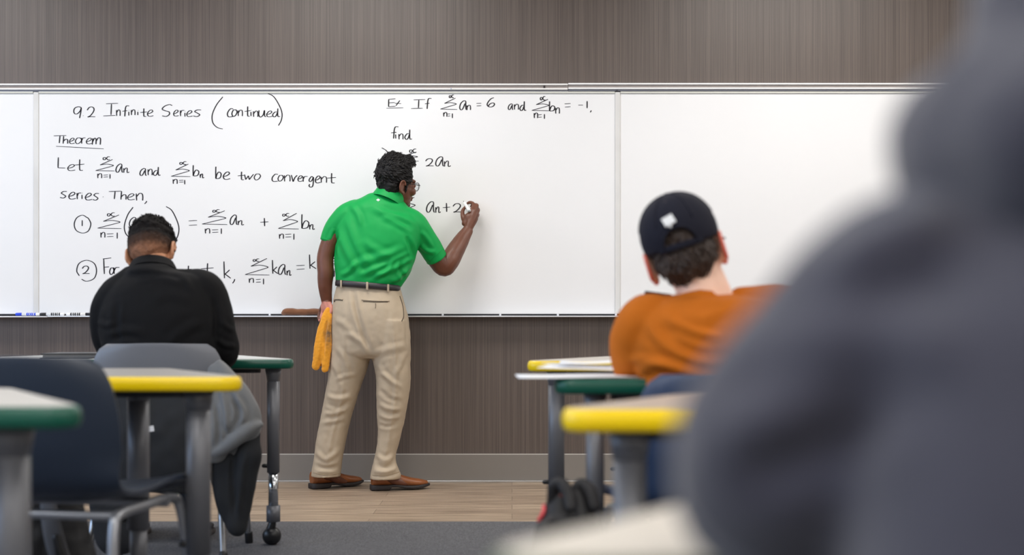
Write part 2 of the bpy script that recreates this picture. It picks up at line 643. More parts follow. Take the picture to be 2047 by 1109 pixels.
# ---------------------------------------------------------------- handwriting
GL = {
    '9': [[(1, .08), (.6, 0), (.15, .12), (0, .4), (.15, .62), (.5, .6), (.85, .35), (.97, .1)], [(.97, .08), (.9, .5), (.75, 1)]],
    '2': [[(0, .32), (.25, .06), (.6, 0), (.84, .18), (.76, .48), (.4, .85), (.05, 1)], [(.05, 1), (.4, .96), (1, .97)]],
    '6': [[(.9, 0), (.5, .12), (.1, .5), (.0, .8), (.3, 1), (.75, .95), (.98, .72), (.8, .56), (.4, .66), (.12, .92)]],
    '1': [[(.5, 0), (.5, 1)]],
    'I': [[(.18, .04), (1, 0)], [(.55, .06), (.52, .92)], [(0, 1), (.82, .96)]],
    'n': [[(.05, .05), (.1, 1)], [(.1, .45), (.42, .04), (.72, .1), (.8, .5), (.78, 1)]],
    'N': [[(.02, .05), (.07, 1)], [(.07, .5), (.38, .04), (.62, .1), (.62, .85), (.74, 1), (1, .85)]],
    'f': [[(1, .02), (.62, .02), (.44, .25), (.34, 1)], [(0, .52), (.7, .46)]],
    'i': [[(.4, .3), (.45, 1)], [(.5, 0), (.56, .05)]],
    't': [[(.52, 0), (.5, .6), (.55, .95), (.85, .98)], [(0, .5), (1, .42)]],
    'e': [[(.02, .62), (.5, .5), (.88, .22), (.7, 0), (.35, .12), (.04, .55), (.15, .92), (.5, 1), (1, .9)]],
    'S': [[(1, .08), (.7, 0), (.25, .14), (.02, .38), (.3, .52), (.68, .62), (.7, .84), (.4, 1), (0, .95)]],
    's': [[(.95, .05), (.5, .05), (.2, .28), (.5, .5), (.78, .75), (.45, 1), (0, .9)]],
    'r': [[(.05, .05), (.12, 1)], [(.12, .5), (.4, .1), (1, .04)]],
    'c': [[(1, .06), (.55, .04), (.12, .4), (.02, .75), (.25, 1), (1, .96)]],
    'o': [[(.7, .05), (.3, .1), (.02, .6), (.25, 1), (.7, .85), (.98, .4), (.8, .08), (.6, .04)]],
    'u': [[(.05, .05), (.03, .7), (.25, 1), (.6, .7), (.78, .05)], [(.78, .05), (.8, .8), (1, .96)]],
    'd': [[(.6, .42), (.3, .45), (.02, .78), (.2, 1), (.45, .9), (.66, .5)], [(.7, 0), (.68, .7), (.76, .97), (1, .95)]],
    'T': [[(0, .05), (1, 0)], [(.5, .03), (.44, 1)]],
    'h': [[(.2, 0), (.12, 1)], [(.14, .68), (.5, .42), (.78, .5), (.8, 1)]],
    'm': [[(.08, .1), (.02, 1)], [(.05, .6), (.28, .1), (.45, .25), (.44, .95)], [(.46, .5), (.7, .05), (.95, .15), (.93, 1)]],
    'L': [[(.06, 0), (.02, .96)], [(.02, .96), (1, .98)]],
    'a': [[(.86, .06), (.55, 0), (.15, .3), (.0, .75), (.14, 1), (.4, .9), (.72, .3)], [(.82, .08), (.8, .6), (.86, .95), (1, 1)]],
    'b': [[(.1, 0), (.08, .5), (.1, 1)], [(.1, .95), (.3, .62), (.6, .45), (.95, .6), (.8, .92), (.3, 1), (.1, .95)]],
    'w': [[(0, .1), (.12, .95)], [(.12, .95), (.42, .3)], [(.42, .3), (.52, .95)], [(.52, .95), (.8, .4), (1, .05)]],
    'v': [[(0, 0), (.3, 1)], [(.3, 1), (.6, .4), (1, .05)]],
    'g': [[(.85, .08), (.5, .02), (.1, .3), (.2, .48), (.55, .4), (.85, .1)], [(.88, .06), (.84, .6), (.7, .92), (.35, 1), (.08, .88), (.2, .72)]],
    'k': [[(.05, 0), (.12, 1)], [(.85, .5), (.14, .78)], [(.2, .75), (1, 1)]],
    'E': [[(.1, .05), (.08, .97)], [(.1, .08), (1, 0)], [(.1, .5), (.9, .46)], [(.08, .98), (1, .92)]],
    'x': [[(0, .52), (1, .6)], [(.8, 0), (.18, 1)]],
    'F': [[(0, .06), (1, 0)], [(.1, .06), (.18, 1)], [(.1, .58), (.75, .55)]],
    '=': [[(0, .1), (1, 0)], [(.04, 1), (1, .9)]],
    '+': [[(0, .52), (1, .46)], [(.5, 0), (.54, 1)]],
    '-': [[(0, .5), (1, .45)]],
    '.': [[(.3, .3), (.6, .6)]],
    ',': [[(1, 0), (.7, .5), (0, 1)]],
    '(': [[(1, 0), (.45, .25), (.08, .55), (.12, .8), (.5, .95), (1, 1)]],
    '[': [[(1, 0), (.4, .25), (.02, .6), (.18, .85), (.7, 1)]],
    ')': [[(0, 0), (.45, .12), (.85, .42), (1, .65), (.93, .85), (.75, 1)]],
    'O': [[(.8, .15), (.5, 0), (.15, .15), (0, .5), (.12, .85), (.5, 1), (.85, .88), (1, .5), (.88, .22), (.78, .12)]],
    'Q': [[(.13, .74), (0, .5), (.12, .15), (.5, 0), (.88, .15), (1, .5), (.88, .86), (.5, 1), (.24, .9)]],
    'Z': [[(.9, 0), (.24, .47)], [(.24, .47), (.6, .4), (.92, .5), (.9, .57)], [(.9, .57), (.02, .96)], [(0, .97), (1, 1)]],
    '8': [[(1, .1), (.72, .1), (.5, .45), (.25, .9), (.04, .8), (.05, .4), (.28, .3), (.5, .6), (.75, .95), (.98, .85)]],
}
LINES = [
    ('heading', 'black heading at the top left naming the lecture section', '9 147.5 213.3 163 236|. 165.5 230.5 167.5 232|2 174.3 213.7 190.6 234|I 206.6 206.4 236.2 231.6|n 232.4 219.3 242.3 231.6|f 244.7 211.3 258.6 232.6|i 256 220 259.5 231|n 262 219 272 230|i 274 220.5 277.5 230|t 280.4 216.7 294.3 233|e 294.5 219.7 306.8 232.4|S 324 209 344.5 232.6|e 346.8 220 357.3 232|r 360 220 368.6 232|i 368.5 222 371.5 233|e 373 221 385 233|s 386 219 403 233|( 422.7 193.5 445.5 257.7|c 454.5 216.7 466.4 233.5|o 463.4 218.7 474 232.6|n 475.3 219.7 487 232|t 489 212.7 501 232.6|i 500 220 504 232|n 506 221.7 518 233.5|u 517 219.7 532 234|e 532.8 221.7 544.7 233.5|d 544.7 216.7 560 233.5|) 534.4 186 564 251'),
    ('theorem_title', 'small underlined word below the heading', 'T 107.5 270.8 132.6 286|h 124.7 272 138 287|e 138.6 276 149.5 287|o 150.5 275 163.4 287|r 162.4 275 171 287|e 172.3 276 184.2 287.5|m 184.2 275 201.7 289|/ 112.2 292.3 207.4 297.4'),
    ('theorem_line', 'long sentence about two convergent series', 'L 115.8 314.5 130.7 336.3|e 135 328.7 150.5 341|t 149.5 318.4 168.7 341|8 206 312.5 220 320|Z 191 318.8 229 341.6|n 194.7 346.6 205.5 356|= 206.6 349.6 216 354|1 219 348 221 357|a 231.8 327.8 246.3 344.2|N 247 335.7 258.6 345|a 279.8 336.7 293.3 350.6|n 295.3 337.7 306.5 350|d 306.2 333.7 321 350.6|8 359.3 322.4 372.6 329.3|Z 341.9 327.8 380.6 353|n 345.5 358 356.5 367.4|= 357.8 360 366.7 364|1 368.3 359.5 370.3 368.4|b 385.1 330 398 351.6|N 400 347.6 408 355.5|b 430.3 333 442.6 357|e 446 343.6 460.4 358.5|t 475.3 343 490 359.5|w 489 347.6 507 359.5|o 508 347 521 359.5|c 543.7 347.6 555.6 362.5|o 555.6 349.6 566.5 362|n 567.5 349.6 583 362.5|v 582.4 349.6 594.3 363|e 595.3 351 605.2 362.5|r 605.2 352 615 363|g 617 352.6 628 374|e 630 351.6 641 365.5|n 641 352.6 655.8 365|t 653.8 346 671.6 366'),
    ('then_line', 'short two-word line below the theorem sentence', 's 119.8 382 134.6 395.8|e 137.2 384 151.5 397.8|r 153.5 385 162.4 398|i 162.5 385.5 166 397.8|e 170.3 386 184.2 399.8|s 185.2 386 198.7 400|. 205 392.5 207.5 394.5|T 217.5 382 242.7 397.8|h 240 382 255 398.8|e 254.6 387 269.5 399.4|n 271.5 386 289 400.7|, 289 401.7 293.3 407.3'),
    ('sum_rule', 'first numbered rule adding two sums', 'O 148.5 430 181.6 465.6|1 163.4 440 165.4 451.7|8 214.6 424.5 229.2 432.5|Z 195 429.5 242.7 456.7|n 201 464 212 474.7|= 213.4 467 226.9 473|1 233.4 464.8 235.4 476.7|[ 248.3 414 266 476|a 258.6 434.5 274.5 452.3|N 275.4 440.4 286.4 451.3|+ 295.9 438.4 308 449.3|b 315.7 429 332 451.7|N 333.6 447.7 345.9 457.7|) 332 412.6 357.7 480|= 377 440.4 394 450.3|8 425.2 418.2 438.9 424.8|Z 403.8 421.2 454.4 448.6|n 409.7 456.5 421.7 466.4|= 423.6 459 436.5 464.5|1 441.5 456.5 443.5 467.4|a 460 429.7 475.2 448.6|N 475.8 440.7 487.7 449.6|+ 520.2 435.7 536.7 452|8 564.8 425.8 578 432.7|Z 556 426.2 597.2 457.5|n 558 467.4 568.8 477|= 570 467.8 582.3 473.8|1 586.5 467 588.5 479|b 602 428.2 618 456.5|N 618.6 448.6 629.3 458.5'),
    ('constant_rule', 'second numbered rule partly behind the students and the teacher', 'Q 153.5 520 193 562|2 164.4 531.6 179.2 547|F 205.6 515.4 222.5 547.5|o 219 534.6 228 548.5|r 226.9 533.6 238.8 547.5|a 255.6 533 267 549|n 271 536 282 549|t 370 531 383 548|t 402 526 427 548|k 447 522.4 461.3 556|, 464.9 557.7 469.3 566|8 506 516.6 518.2 523|Z 489.7 516.4 538.7 549.7|n 497.6 556 509 565|= 511.5 558 521.2 564|1 525.8 556.7 527.8 568.2|k 544 519.6 555.5 546.8|a 556.5 528.5 572.4 548.4|N 573.4 540.4 582.7 550.3|= 592.2 530 609 538.2|k 618 508.7 632 536.9|8 655 515.5 670 522|Z 634 516 673 538|1 667 540 669 553'),
    ('example_line', 'underlined example statement at the top right', 'E 775.6 197.3 790.6 213.7|x 789 200.7 802 211.4|/ 772.5 216.3 806.2 215.4|I 821.7 199 850 217|f 849.3 196.4 862.6 217.8|8 898 189 907.4 196|Z 880.2 196 914 218.7|n 886.4 224.4 895 233|= 894.5 227.5 900 232|1 903.3 226.7 905.3 236|a 919 201.4 933.9 219.3|n 932.8 210 942.5 219.8|= 952.3 206.3 962.2 211.7|6 974 195.3 988.8 213.7|a 1016 207.6 1026 219|n 1027.5 208 1038.7 219|d 1039 202.5 1052 221|8 1080 192 1090.3 200.7|Z 1063 198.4 1099.2 221.4|n 1067.3 225.5 1076.7 236|= 1076 229 1083 234.4|1 1087.3 228 1089.3 237.5|b 1097.5 202.5 1109.5 222|n 1110 215 1120.4 227|= 1128.6 206.8 1140.6 214|- 1156 209.5 1165.4 210.5|1 1172.6 202 1174.6 216.3|, 1180 220.6 1181.8 224.4'),
    ('find_word', 'single four-letter word under the example', 'f 781.7 253 796.7 277|i 789.5 265 793 277|n 796.7 267.3 808 278.5|d 809 259 823.5 278.5'),
    ('first_question', 'first short sum beside the teacher hair', '/ 763 295.4 770 299|/ 770 299 776.8 305.6|/ 776.8 305.6 781 313|8 818.6 297 832 305.6|Z 794 303.6 837 322|2 850.7 317 866.9 332|a 871 313.3 888 331.7|N 888 321.7 901 332.8'),
    ('second_question', 'unfinished sum in front of the writing hand', 'Z 794 394.2 832 424.6|a 852.6 403 869.8 424|N 870.7 413.4 881 424.9|+ 885 405.7 899.8 423.3|2 905.5 406.8 923 424'),
]


def ink_ribbon(mb, pts, wt):
    sm = catmull([Vector((p[0], p[1], 0)) for p in pts], 7 if len(pts) > 2 else 4)
    L, R = [], []
    n = len(sm)
    for i, p in enumerate(sm):
        t = sm[min(i + 1, n - 1)] - sm[max(i - 1, 0)]
        if t.length < 1e-6:
            t = Vector((0, 1, 0))
        t.normalize()
        w = wt * (0.5 + 0.5 * abs(t.y) ** 1.2) * (0.8 if i in (0, n - 1) else 1)
        nn = Vector((-t.y, t.x, 0)) * w / 2
        L.append(p + nn)
        R.append(p - nn)
    vs = []
    for a, b in zip(L, R):
        vs += [(wx(a.x), YBD - 0.0006, wz(a.y)), (wx(b.x), YBD - 0.0006, wz(b.y))]
    mb.add(vs, [(2 * i, 2 * i + 1, 2 * i + 3, 2 * i + 2) for i in range(n - 1)])


for nm, lab, spec in LINES:
    mb, right = MB(), None
    for g in spec.split('|'):
        k, x0, y0, x1, y1 = g.split(' ')
        x0, y0, x1, y1 = float(x0), float(y0), float(x1), float(y1)
        if right is not None and x0 - right > 12:          # a gap: the next word or sum
            link('handwriting', mb, ink, boards['middle'], smooth=False, label=lab)
            mb, right = MB(), None
        right = max(x1, right or 0)
        small = (y1 - y0) < 13
        wt = 2.65 if not small else 2.4
        if k in '()[OQZ':
            wt = 2.4
        if k == '/':
            ink_ribbon(mb, [(x0, y0), (x1, y1)], 2.4)
            continue
        for st in GL[k]:
            ink_ribbon(mb, [(x0 + (x1 - x0) * u, y0 + (y1 - y0) * v) for u, v in st], wt)
    link('handwriting', mb, ink, boards['middle'], smooth=False, label=lab)

# ---------------------------------------------------------------- tables
def round_poly(pts, R, inset=0.0, seg=7):
    """polygon (counter-clockwise) with rounded corners, moved inwards by inset"""
    out = []
    n = len(pts)
    for i in range(n):
        p0, p1, p2 = Vector(pts[i - 1]), Vector(pts[i]), Vector(pts[(i + 1) % n])
        d1, d2 = (p1 - p0).normalized(), (p2 - p1).normalized()
        n1, n2 = Vector((-d1.y, d1.x)), Vector((-d2.y, d2.x))
        half = math.acos(max(-1, min(1, d1.dot(d2)))) / 2
        c = p1 + (n1 + n2).normalized() * (R / math.cos(half))
        a1, a2 = math.atan2(-n1.y, -n1.x), math.atan2(-n2.y, -n2.x)
        while a2 < a1:
            a2 += 2 * math.pi
        for k in range(seg + 1):
            a = a1 + (a2 - a1) * k / seg
            out.append((c.x + (R - inset) * math.cos(a), c.y + (R - inset) * math.sin(a)))
    return out


leg_grey = mat('powder_coated_grey', (104, 105, 110), 0.38, 0.25)
chrome = mat('chrome_tube', (190, 192, 196), 0.14, 1.0)
black_pl = mat('black_plastic', (24, 24, 26), 0.35)
apron_m = mat('table_apron_dark', (48, 48, 52), 0.5)


def table(loc, rz, label, edge_rgb, top_rgb, h=0.715, long=1.22, depth=0.62, r_leg=0.024, th=0.036, slope=0.34, chrome_leg=False, inset=(0.13, 0.10), only=None):
    """trapezoid classroom table; its long side faces local -y"""
    t = thing('classroom_table', (loc[0], loc[1], 0), label, 'table', 'trapezoid classroom tables', rz)
    L, D = long / 2, depth / 2
    poly = [(-L, -D), (L, -D), (L - slope, D), (-L + slope, D)]
    edge = mat('table_edge_%d_%d_%d' % edge_rgb, edge_rgb, 0.28, coat=0.08, spec=0.4)
    topm = mat('table_top_%d_%d_%d' % top_rgb, top_rgb, 0.42, var=0.04, vscale=120)
    mb = MB()
    mb.prism(round_poly(poly, 0.045, 0.011), h - th * 0.85, h)
    link('tabletop', mb, topm, t, True, False)
    mb = MB()
    rings = []
    for k in range(9):
        a = -math.pi / 2 + math.pi * k / 8
        ins = 0.012 - 0.012 * math.cos(a) ** 0.7 if abs(math.cos(a)) > 1e-6 else 0.012
        rings.append((round_poly(poly, 0.045, ins), h - th / 2 + th / 2 * math.sin(a) - 0.0004))
    n = len(rings[0][0])
    vs = [(x, y, z) for r, z in rings for x, y in r]
    fs = [(i * n + k, i * n + (k + 1) % n, (i + 1) * n + (k + 1) % n, (i + 1) * n + k) for i in range(8) for k in range(n)]
    fs += [(8 * n + k, 8 * n + (k + 1) % n, (k + 1) % n, k) for k in range(n)]
    mb.add(vs, fs)
    link('edge_band', mb, edge, t, True)
    mb = MB()
    a0 = round_poly(poly, 0.12, 0.085)
    mb.prism(a0, h - th - 0.018, h - th * 0.9)
    link('apron', mb, apron_m, t, True, False)
    ix, iy = inset
    spots = [(-L + ix + 0.03, -D + iy), (L - ix - 0.03, -D + iy), (L - slope - ix + 0.05, D - iy), (-L + slope + ix - 0.05, D - iy)]
    for i, (x, y) in enumerate(spots):
        if only and i not in only:
            continue
        g = MB()
        g.cyl((x, y, 0.275), (x, y, h - th), r_leg)
        g.tube([(x, y, h - th - 0.05), (x, y, h - th)], [r_leg, r_leg * 1.3], n=1, round_ends=False)
        lg = link('leg', g, leg_grey, t, True)
        for k in range(4):
            pass
        link('lower_tube', MB().cyl((x, y, 0.13), (x, y, 0.29), r_leg * 0.78), chrome if chrome_leg else leg_grey, lg, True)
        link('leg_collar', MB().tube([(x, y, 0.09), (x, y, 0.15)], r_leg * 1.1, n=1, seg=18, round_ends=False), leg_grey, lg, True)
        link('height_knob', MB().tube([(x - r_leg, y, 0.30), (x - r_leg - 0.012, y, 0.30)], 0.008, n=1, seg=10), black_pl, lg, True)
        for k, (ox, oy) in enumerate(((-0.032, 0.0), (0.03, -0.005))[:2] if chrome_leg else ((0.0, 0.0),)):
            if chrome_leg and k == 0:
                continue
            w = MB()
            w.ell((x + ox * 0.2 - 0.012, y, 0.036), (0.036, 0.03, 0.036), seg=20, rings=12)
            w.tube([(x - 0.012, y, 0.05), (x, y, 0.1)], [0.02, 0.012], n=1, seg=12)
            link('caster', w, black_pl, lg, True)
    return t


GREEN, YELLOW = (14, 82, 66), (244, 208, 8)
GTOP = (150, 146, 142)


def tbl(px, py, h, corner, rz, *a, long=1.22, depth=0.62, **k):
    """places a table so that its near corner on the given side is seen at a pixel (the height fixes the distance)"""
    d = (CAMZ - h) * F / (py - HY)
    p = P(px, py, d)
    L, D = long / 2, depth / 2
    q = Vector((corner * L, -D if abs(corner) == 1 else D))
    c, s = math.cos(rz), math.sin(rz)
    return table((p.x - (q.x * c - q.y * s), p.y - (q.x * s + q.y * c)), rz, *a, h=h, long=long, depth=depth, **k)


# left half of the room
tbl(600, 718, 0.705, 1, 0.0, 'green-edged table the student in black leans on, nearest the board on that side', GREEN, (196, 198, 196),
    long=1.5, chrome_leg=True, inset=(0.085, 0.09))
tbl(502, 753, 0.715, 1, 0.0, 'yellow-edged table behind the grey chair of the student in black', YELLOW, GTOP, r_leg=0.03, inset=(0.118, 0.10))
tbl(184, 813, 0.715, 1, 0.0, 'green-edged table corner at the left edge, in front of the navy chair back', GREEN, (190, 186, 180), r_leg=0.028)
# right half of the room
tbl(1036, 721, 0.715, -1, 0.0, 'yellow-edged table nearest the board, beyond the loose papers', YELLOW, (186, 178, 168), r_leg=0.028, inset=(0.10, 0.10))
tbl(1082, 757, 0.715, -1, 0.0, 'green-edged table under the loose papers, in front of the student in the cap', GREEN, (178, 178, 174), r_leg=0.022, inset=(0.10, 0.10))
tbl(1084, 818, 0.715, -1, 0.0, 'yellow-edged table behind the student in the cap, beside the grey hood', YELLOW, (176, 160, 146), r_leg=0.027, inset=(0.11, 0.09))
table((0.555, CAMY + 1.09, 0), 0.0, 'pale table top in the bottom foreground under the hooded student arm', (70, 84, 62), (206, 199, 188), h=0.715, depth=0.62, slope=0.41, r_leg=0.026)


# ---------------------------------------------------------------- chairs
def chair(loc, rz, label, rgb, rough=0.4, hgt=1.0, frame=None, group='moulded classroom chairs', width=1.0):
    t = thing('classroom_chair', (loc[0], loc[1], 0), label, 'chair', group, rz)
    fm = frame or mat('chair_frame_grey', (150, 152, 158), 0.3, 0.6)
    prof = [(-.262, .765), (-.255, .70), (-.243, .62), (-.228, .54), (-.208, .485), (-.165, .452), (-.09, .441), (.02, .446), (.12, .452), (.185, .445), (.212, .425)]
    prof = catmull([Vector((a, b * hgt, 0)) for a, b in prof], 4)
    n, nu = len(prof), 20
    vs = []
    for i, p in enumerate(prof):
        v = i / (n - 1)
        w = 0.214 + 0.012 * math.sin(math.pi * v) + 0.014 * math.exp(-((v - .2) / .12) ** 2)
        if v < 0.13:
            w *= 0.80 + 0.20 * math.sqrt(max(0, 1 - ((0.13 - v) / 0.13) ** 2))
        if v > 0.93:
            w *= 0.86 + 0.14 * math.sqrt(max(0, 1 - ((v - 0.93) / 0.07) ** 2))
        w *= width
        for k in range(nu + 1):
            u = -1 + 2 * k / nu
            curl = 0.035 * abs(u) ** 3.0
            up = max(0.0, min(1.0, (v - 0.28) / 0.2))
            vs.append((u * w, p.x + curl * (1 - up), p.y + curl * up * 0.55 + (0.006 * (1 - u * u) * (1 - up) if v < 0.2 else 0)))
    fs = [(i * (nu + 1) + k, i * (nu + 1) + k + 1, (i + 1) * (nu + 1) + k + 1, (i + 1) * (nu + 1) + k) for i in range(n - 1) for k in range(nu)]
    sh = link('seat_shell', MB().add(vs, fs), mat('chair_plastic_%d_%d_%d' % rgb, rgb, rough, bump=0.05, bscale=400), t, True)
    so = sh.modifiers.new('thick', 'SOLIDIFY')
    so.thickness, so.offset = 0.013, 0.0
    bv = sh.modifiers.new('soft', 'BEVEL')
    bv.width, bv.segments, bv.limit_method = 0.005, 3, 'ANGLE'
    z = 0.415 * hgt
    for s in (-1, 1):
        g = MB().tube([(s * .235, -.255, 0.012), (s * .215, -.205, .25 * hgt), (s * .205, -.178, z - 0.03), (s * .2, -.14, z), (s * .2, .0, z + .004), (s * .2, .12, z + .004),
                       (s * .208, .165, z - 0.03), (s * .222, .2, .2), (s * .232, .235, 0.012)], 0.0125, n=6, seg=14, ref=(1, 0.05, 0))
        lg = link('side_frame', g, fm, t, True)
        for y in (-.255, .235):
            link('foot_glide', MB().tube([(s * (.235 if y < 0 else .232), y, 0.009), (s * (.234 if y < 0 else .231), y * 0.985, 0.04)], 0.0155, n=1, seg=12), black_pl, lg, True)
    for y in (-.15, .1):
        link('cross_bar', MB().tube([(-.2, y, z - 0.004), (.2, y, z - 0.004)], 0.011, n=1, seg=12), fm, t, True)
    return t


NAVY = (32, 42, 58)


def at(px, py, d):
    p = P(px, py, d)
    return (p.x, p.y)


chair((-1.05, CAMY + 3.32), math.radians(-11), 'navy blue plastic chair cut off by the left edge', NAVY, hgt=1.0)
c = at(330, 700, 4.98)
chair((c[0], c[1] + 0.12), 0.0, 'grey plastic chair of the student in black with a jacket over it', (112, 114, 120), frame=mat('chair_frame_chrome', (170, 172, 176), 0.2, 0.9))
c = at(1428, 762, 3.16)
chair((c[0], c[1] + 0.10), math.radians(8), 'navy blue plastic chair of the student in the brown shirt', (38, 58, 92), hgt=0.955, width=0.98)
chair((0.33, CAMY + 0.53), 0.0, 'dark chair under the hooded person in the foreground', (16, 16, 20), hgt=1.0, width=0.95)

# ---------------------------------------------------------------- people
def head_shapes(mb, C, M, k=1.0, ear=1.0):
    """a head in its own frame (x right, y face, z up) about the middle of the skull"""
    def T(x, y, z): return C + M @ Vector((x * k, y * k, z * k))
    def E(x, y, z, a, b, c, R=None): mb.ell(T(x, y, z), (a * k, b * k, c * k), M @ R if R else M)
    E(0, -.012, .032, .076, .096, .092)
    E(0, -.03, -.01, .066, .072, .07)
    E(0, .03, -.03, .063, .064, .085)
    E(0, .038, -.085, .050, .048, .036)
    E(0, .075, -.103, .021, .018, .018)
    E(0, .083, .022, .048, .016, .012)
    for s in (-1, 1):
        E(s * .044, .066, -.034, .025, .024, .024)
        E(s * .033, .084, -.002, .017, .010, .012)
        E(s * .012, .098, -.036, .010, .011, .008)
        # ear: shell, rim and lobe, leaning back
        R = Matrix.Rotation(s * math.radians(24), 3, 'Z')
        e = ear
        E(s * .080, -.018, -.022, .006 * e, .019 * e, .030 * e, R)
        rim = []
        for a in range(-70, 215, 24):
            q = math.radians(a)
            rim.append(T(s * (.086 + .004 * math.cos(q)), -.018 - .019 * e * math.cos(q - 1.3) * 1.0, -.020 + .031 * e * math.sin(q - 0.2)))
        mb.tube([T(s * .088, -.018 + .017 * e * math.cos(math.radians(a)), -.018 + .030 * e * math.sin(math.radians(a))) for a in range(20, 300, 28)], .0055 * k * e, n=3, seg=10, ref=M @ Vector((1, 0, 0)))
        E(s * .080, -.008, -.050, .007 * e, .010 * e, .011 * e)
    mb.tube([T(0, .092, .012), T(0, .101, -.012), T(0, .110, -.034)], [.008 * k, .009 * k, .013 * k], n=3, seg=12)
    E(0, .093, -.062, .024, .010, .007)
    E(0, .091, -.074, .021, .010, .008)


def frame_of(yaw, pitch, roll):
    """yaw to the right of straight-away, pitch down, roll towards the right shoulder (degrees)"""
    return Matrix.Rotation(-math.radians(yaw), 3, 'Z') @ Matrix.Rotation(-math.radians(pitch), 3, 'X') @ Matrix.Rotation(math.radians(roll), 3, 'Y')


def hand_shapes(mb, W, K, side, fingers, thumb, pr=.020, fr=.0088):
    """palm from wrist W to knuckle points K (index .. little); fingers and thumb are point lists"""
    mid = (K[0] + K[1] + K[2] + K[3]) / 4
    for i, q in enumerate(K):
        mb.tube([W.lerp(mid, .05).lerp(q, .12), W.lerp(q, .55), q], [pr * .95, pr * .8, fr * 1.25], n=3, seg=14)
    for f in fingers:
        r = f[0]
        pts = f[1]
        mb.tube(pts, [fr * 1.12 * r] + [fr * 1.05 * r] * (len(pts) - 2) + [fr * .82 * r], n=4, seg=12)
    mb.tube(thumb, [fr * 1.5, fr * 1.45, fr * 1.2, fr * .95][:len(thumb)], n=4, seg=12)


def hair_tufts(mb, o, n, ln, r, keep, flow, seed=1, jit=0.6):
    """short locks lying over the hair surface"""
    rnd = random.Random(seed)
    vs = [(v.co.copy(), v.normal.copy()) for v in o.data.vertices]
    vs = [q for q in vs if keep(q[0], q[1])]
    for i in range(n):
        p, nn = rnd.choice(vs)
        fl = flow(p, nn)
        t = (fl - nn * fl.dot(nn))
        t = (t.normalized() if t.length > 1e-4 else Vector((0, 0, 1)))
        t = (t + nn * rnd.uniform(.04, .34) + Vector((rnd.uniform(-1, 1), rnd.uniform(-1, 1), rnd.uniform(-1, 1))) * jit * .6).normalized()
        L = ln * rnd.uniform(.6, 1.3)
        side = t.cross(nn).normalized()
        q = p - nn * .004
        m1 = q + t * L * .5 + nn * L * .16
        e = q + t * L
        mb.tube([q, m1, e - nn * L * .1], [r, r * .85, r * .12], depth=.6, n=2, seg=6, ref=nn + Vector((.01, .02, .03)), round_ends=False)


def obj_frame_noise(name, rgb_a, rgb_b, scale, rough=.55, sss=0.0):
    """skin, hair or cloth with a soft irregular colour variation"""
    return None


skin_dark = mat('deep_brown_skin', (106, 62, 43), 0.42, var=0.10, vscale=22, bump=0.08, bscale=420, sss=0.06)
skin_tan = mat('tan_skin', (196, 140, 106), 0.5, var=0.06, vscale=20, sss=0.1)
skin_fair = mat('fair_skin', (232, 190, 168), 0.5, var=0.05, vscale=20, sss=0.14)
hair_black = mat('black_hair', (17, 15, 16), 0.5, bump=0.35, bscale=260, spec=0.3)
lens_glass = bpy.data.materials.new('spectacle_glass')
lens_glass.use_nodes = True
_b = lens_glass.node_tree.nodes['Principled BSDF']
_b.inputs['Transmission Weight'].default_value = 1.0
_b.inputs['Roughness'].default_value = 0.02
_b.inputs['IOR'].default_value = 1.05
eye_white = mat('eye_white', (226, 220, 212), 0.25)
iris_dark = mat('dark_iris', (34, 22, 16), 0.2)


def eyes(C, M, k, parent):
    for s in (-1, 1):
        o = link('eye', MB().ell(C + M @ Vector((s * .031 * k, .0805 * k, -.002 * k)), (.0115 * k,) * 3), eye_white, parent)
        link('iris', MB().ell(C + M @ Vector((s * .031 * k, .0895 * k, -.002 * k)), (.0055 * k, .0035 * k, .0055 * k), M), iris_dark, o)


# ================================================================ the teacher
teacher = thing('person', (-0.70, -0.34, 0), 'person in a green polo shirt and khaki trousers writing on the whiteboard', 'person')
D0 = 7.03
# --- head
tC = P(793, 367, 7.05)
tM = frame_of(52, 4, 4)
tk = 0.97
body = MB()
head_shapes(body, tC, tM, tk)
body.tube([P(779, 416, 7.05), P(784, 395, 7.05), P(790, 372, 7.05)], [.066, .060, .058], n=4)
# hidden trunk and legs under the clothes
body.levels([(400, 745, 800, 7.05, .04), (430, 700, 822, 7.04, .075), (480, 690, 826, 7.03, .09), (540, 690, 805, 7.03, .085), (600, 684, 790, 7.03, .085), (680, 684, 800, 7.03, .085)], seg=28)
body.tube([P(703, 680, 7.03), P(690, 780, 7.04), P(665, 860, 7.05), P(655, 925, 7.06), P(656, 948, 7.07)], [.07, .06, .045, .036, .030])
body.tube([P(780, 680, 7.03), P(785, 780, 7.0), P(778, 860, 7.01), P(765, 925, 7.0), P(766, 950, 7.0)], [.07, .06, .045, .036, .030])
body.tube([P(766, 948, 7.0), P(796, 962, 7.01), P(824, 965, 7.03)], [.03, .021, .014])
body.tube([P(655, 945, 7.07), P(674, 958, 7.10), P(690, 962, 7.13)], [.03, .020, .013])
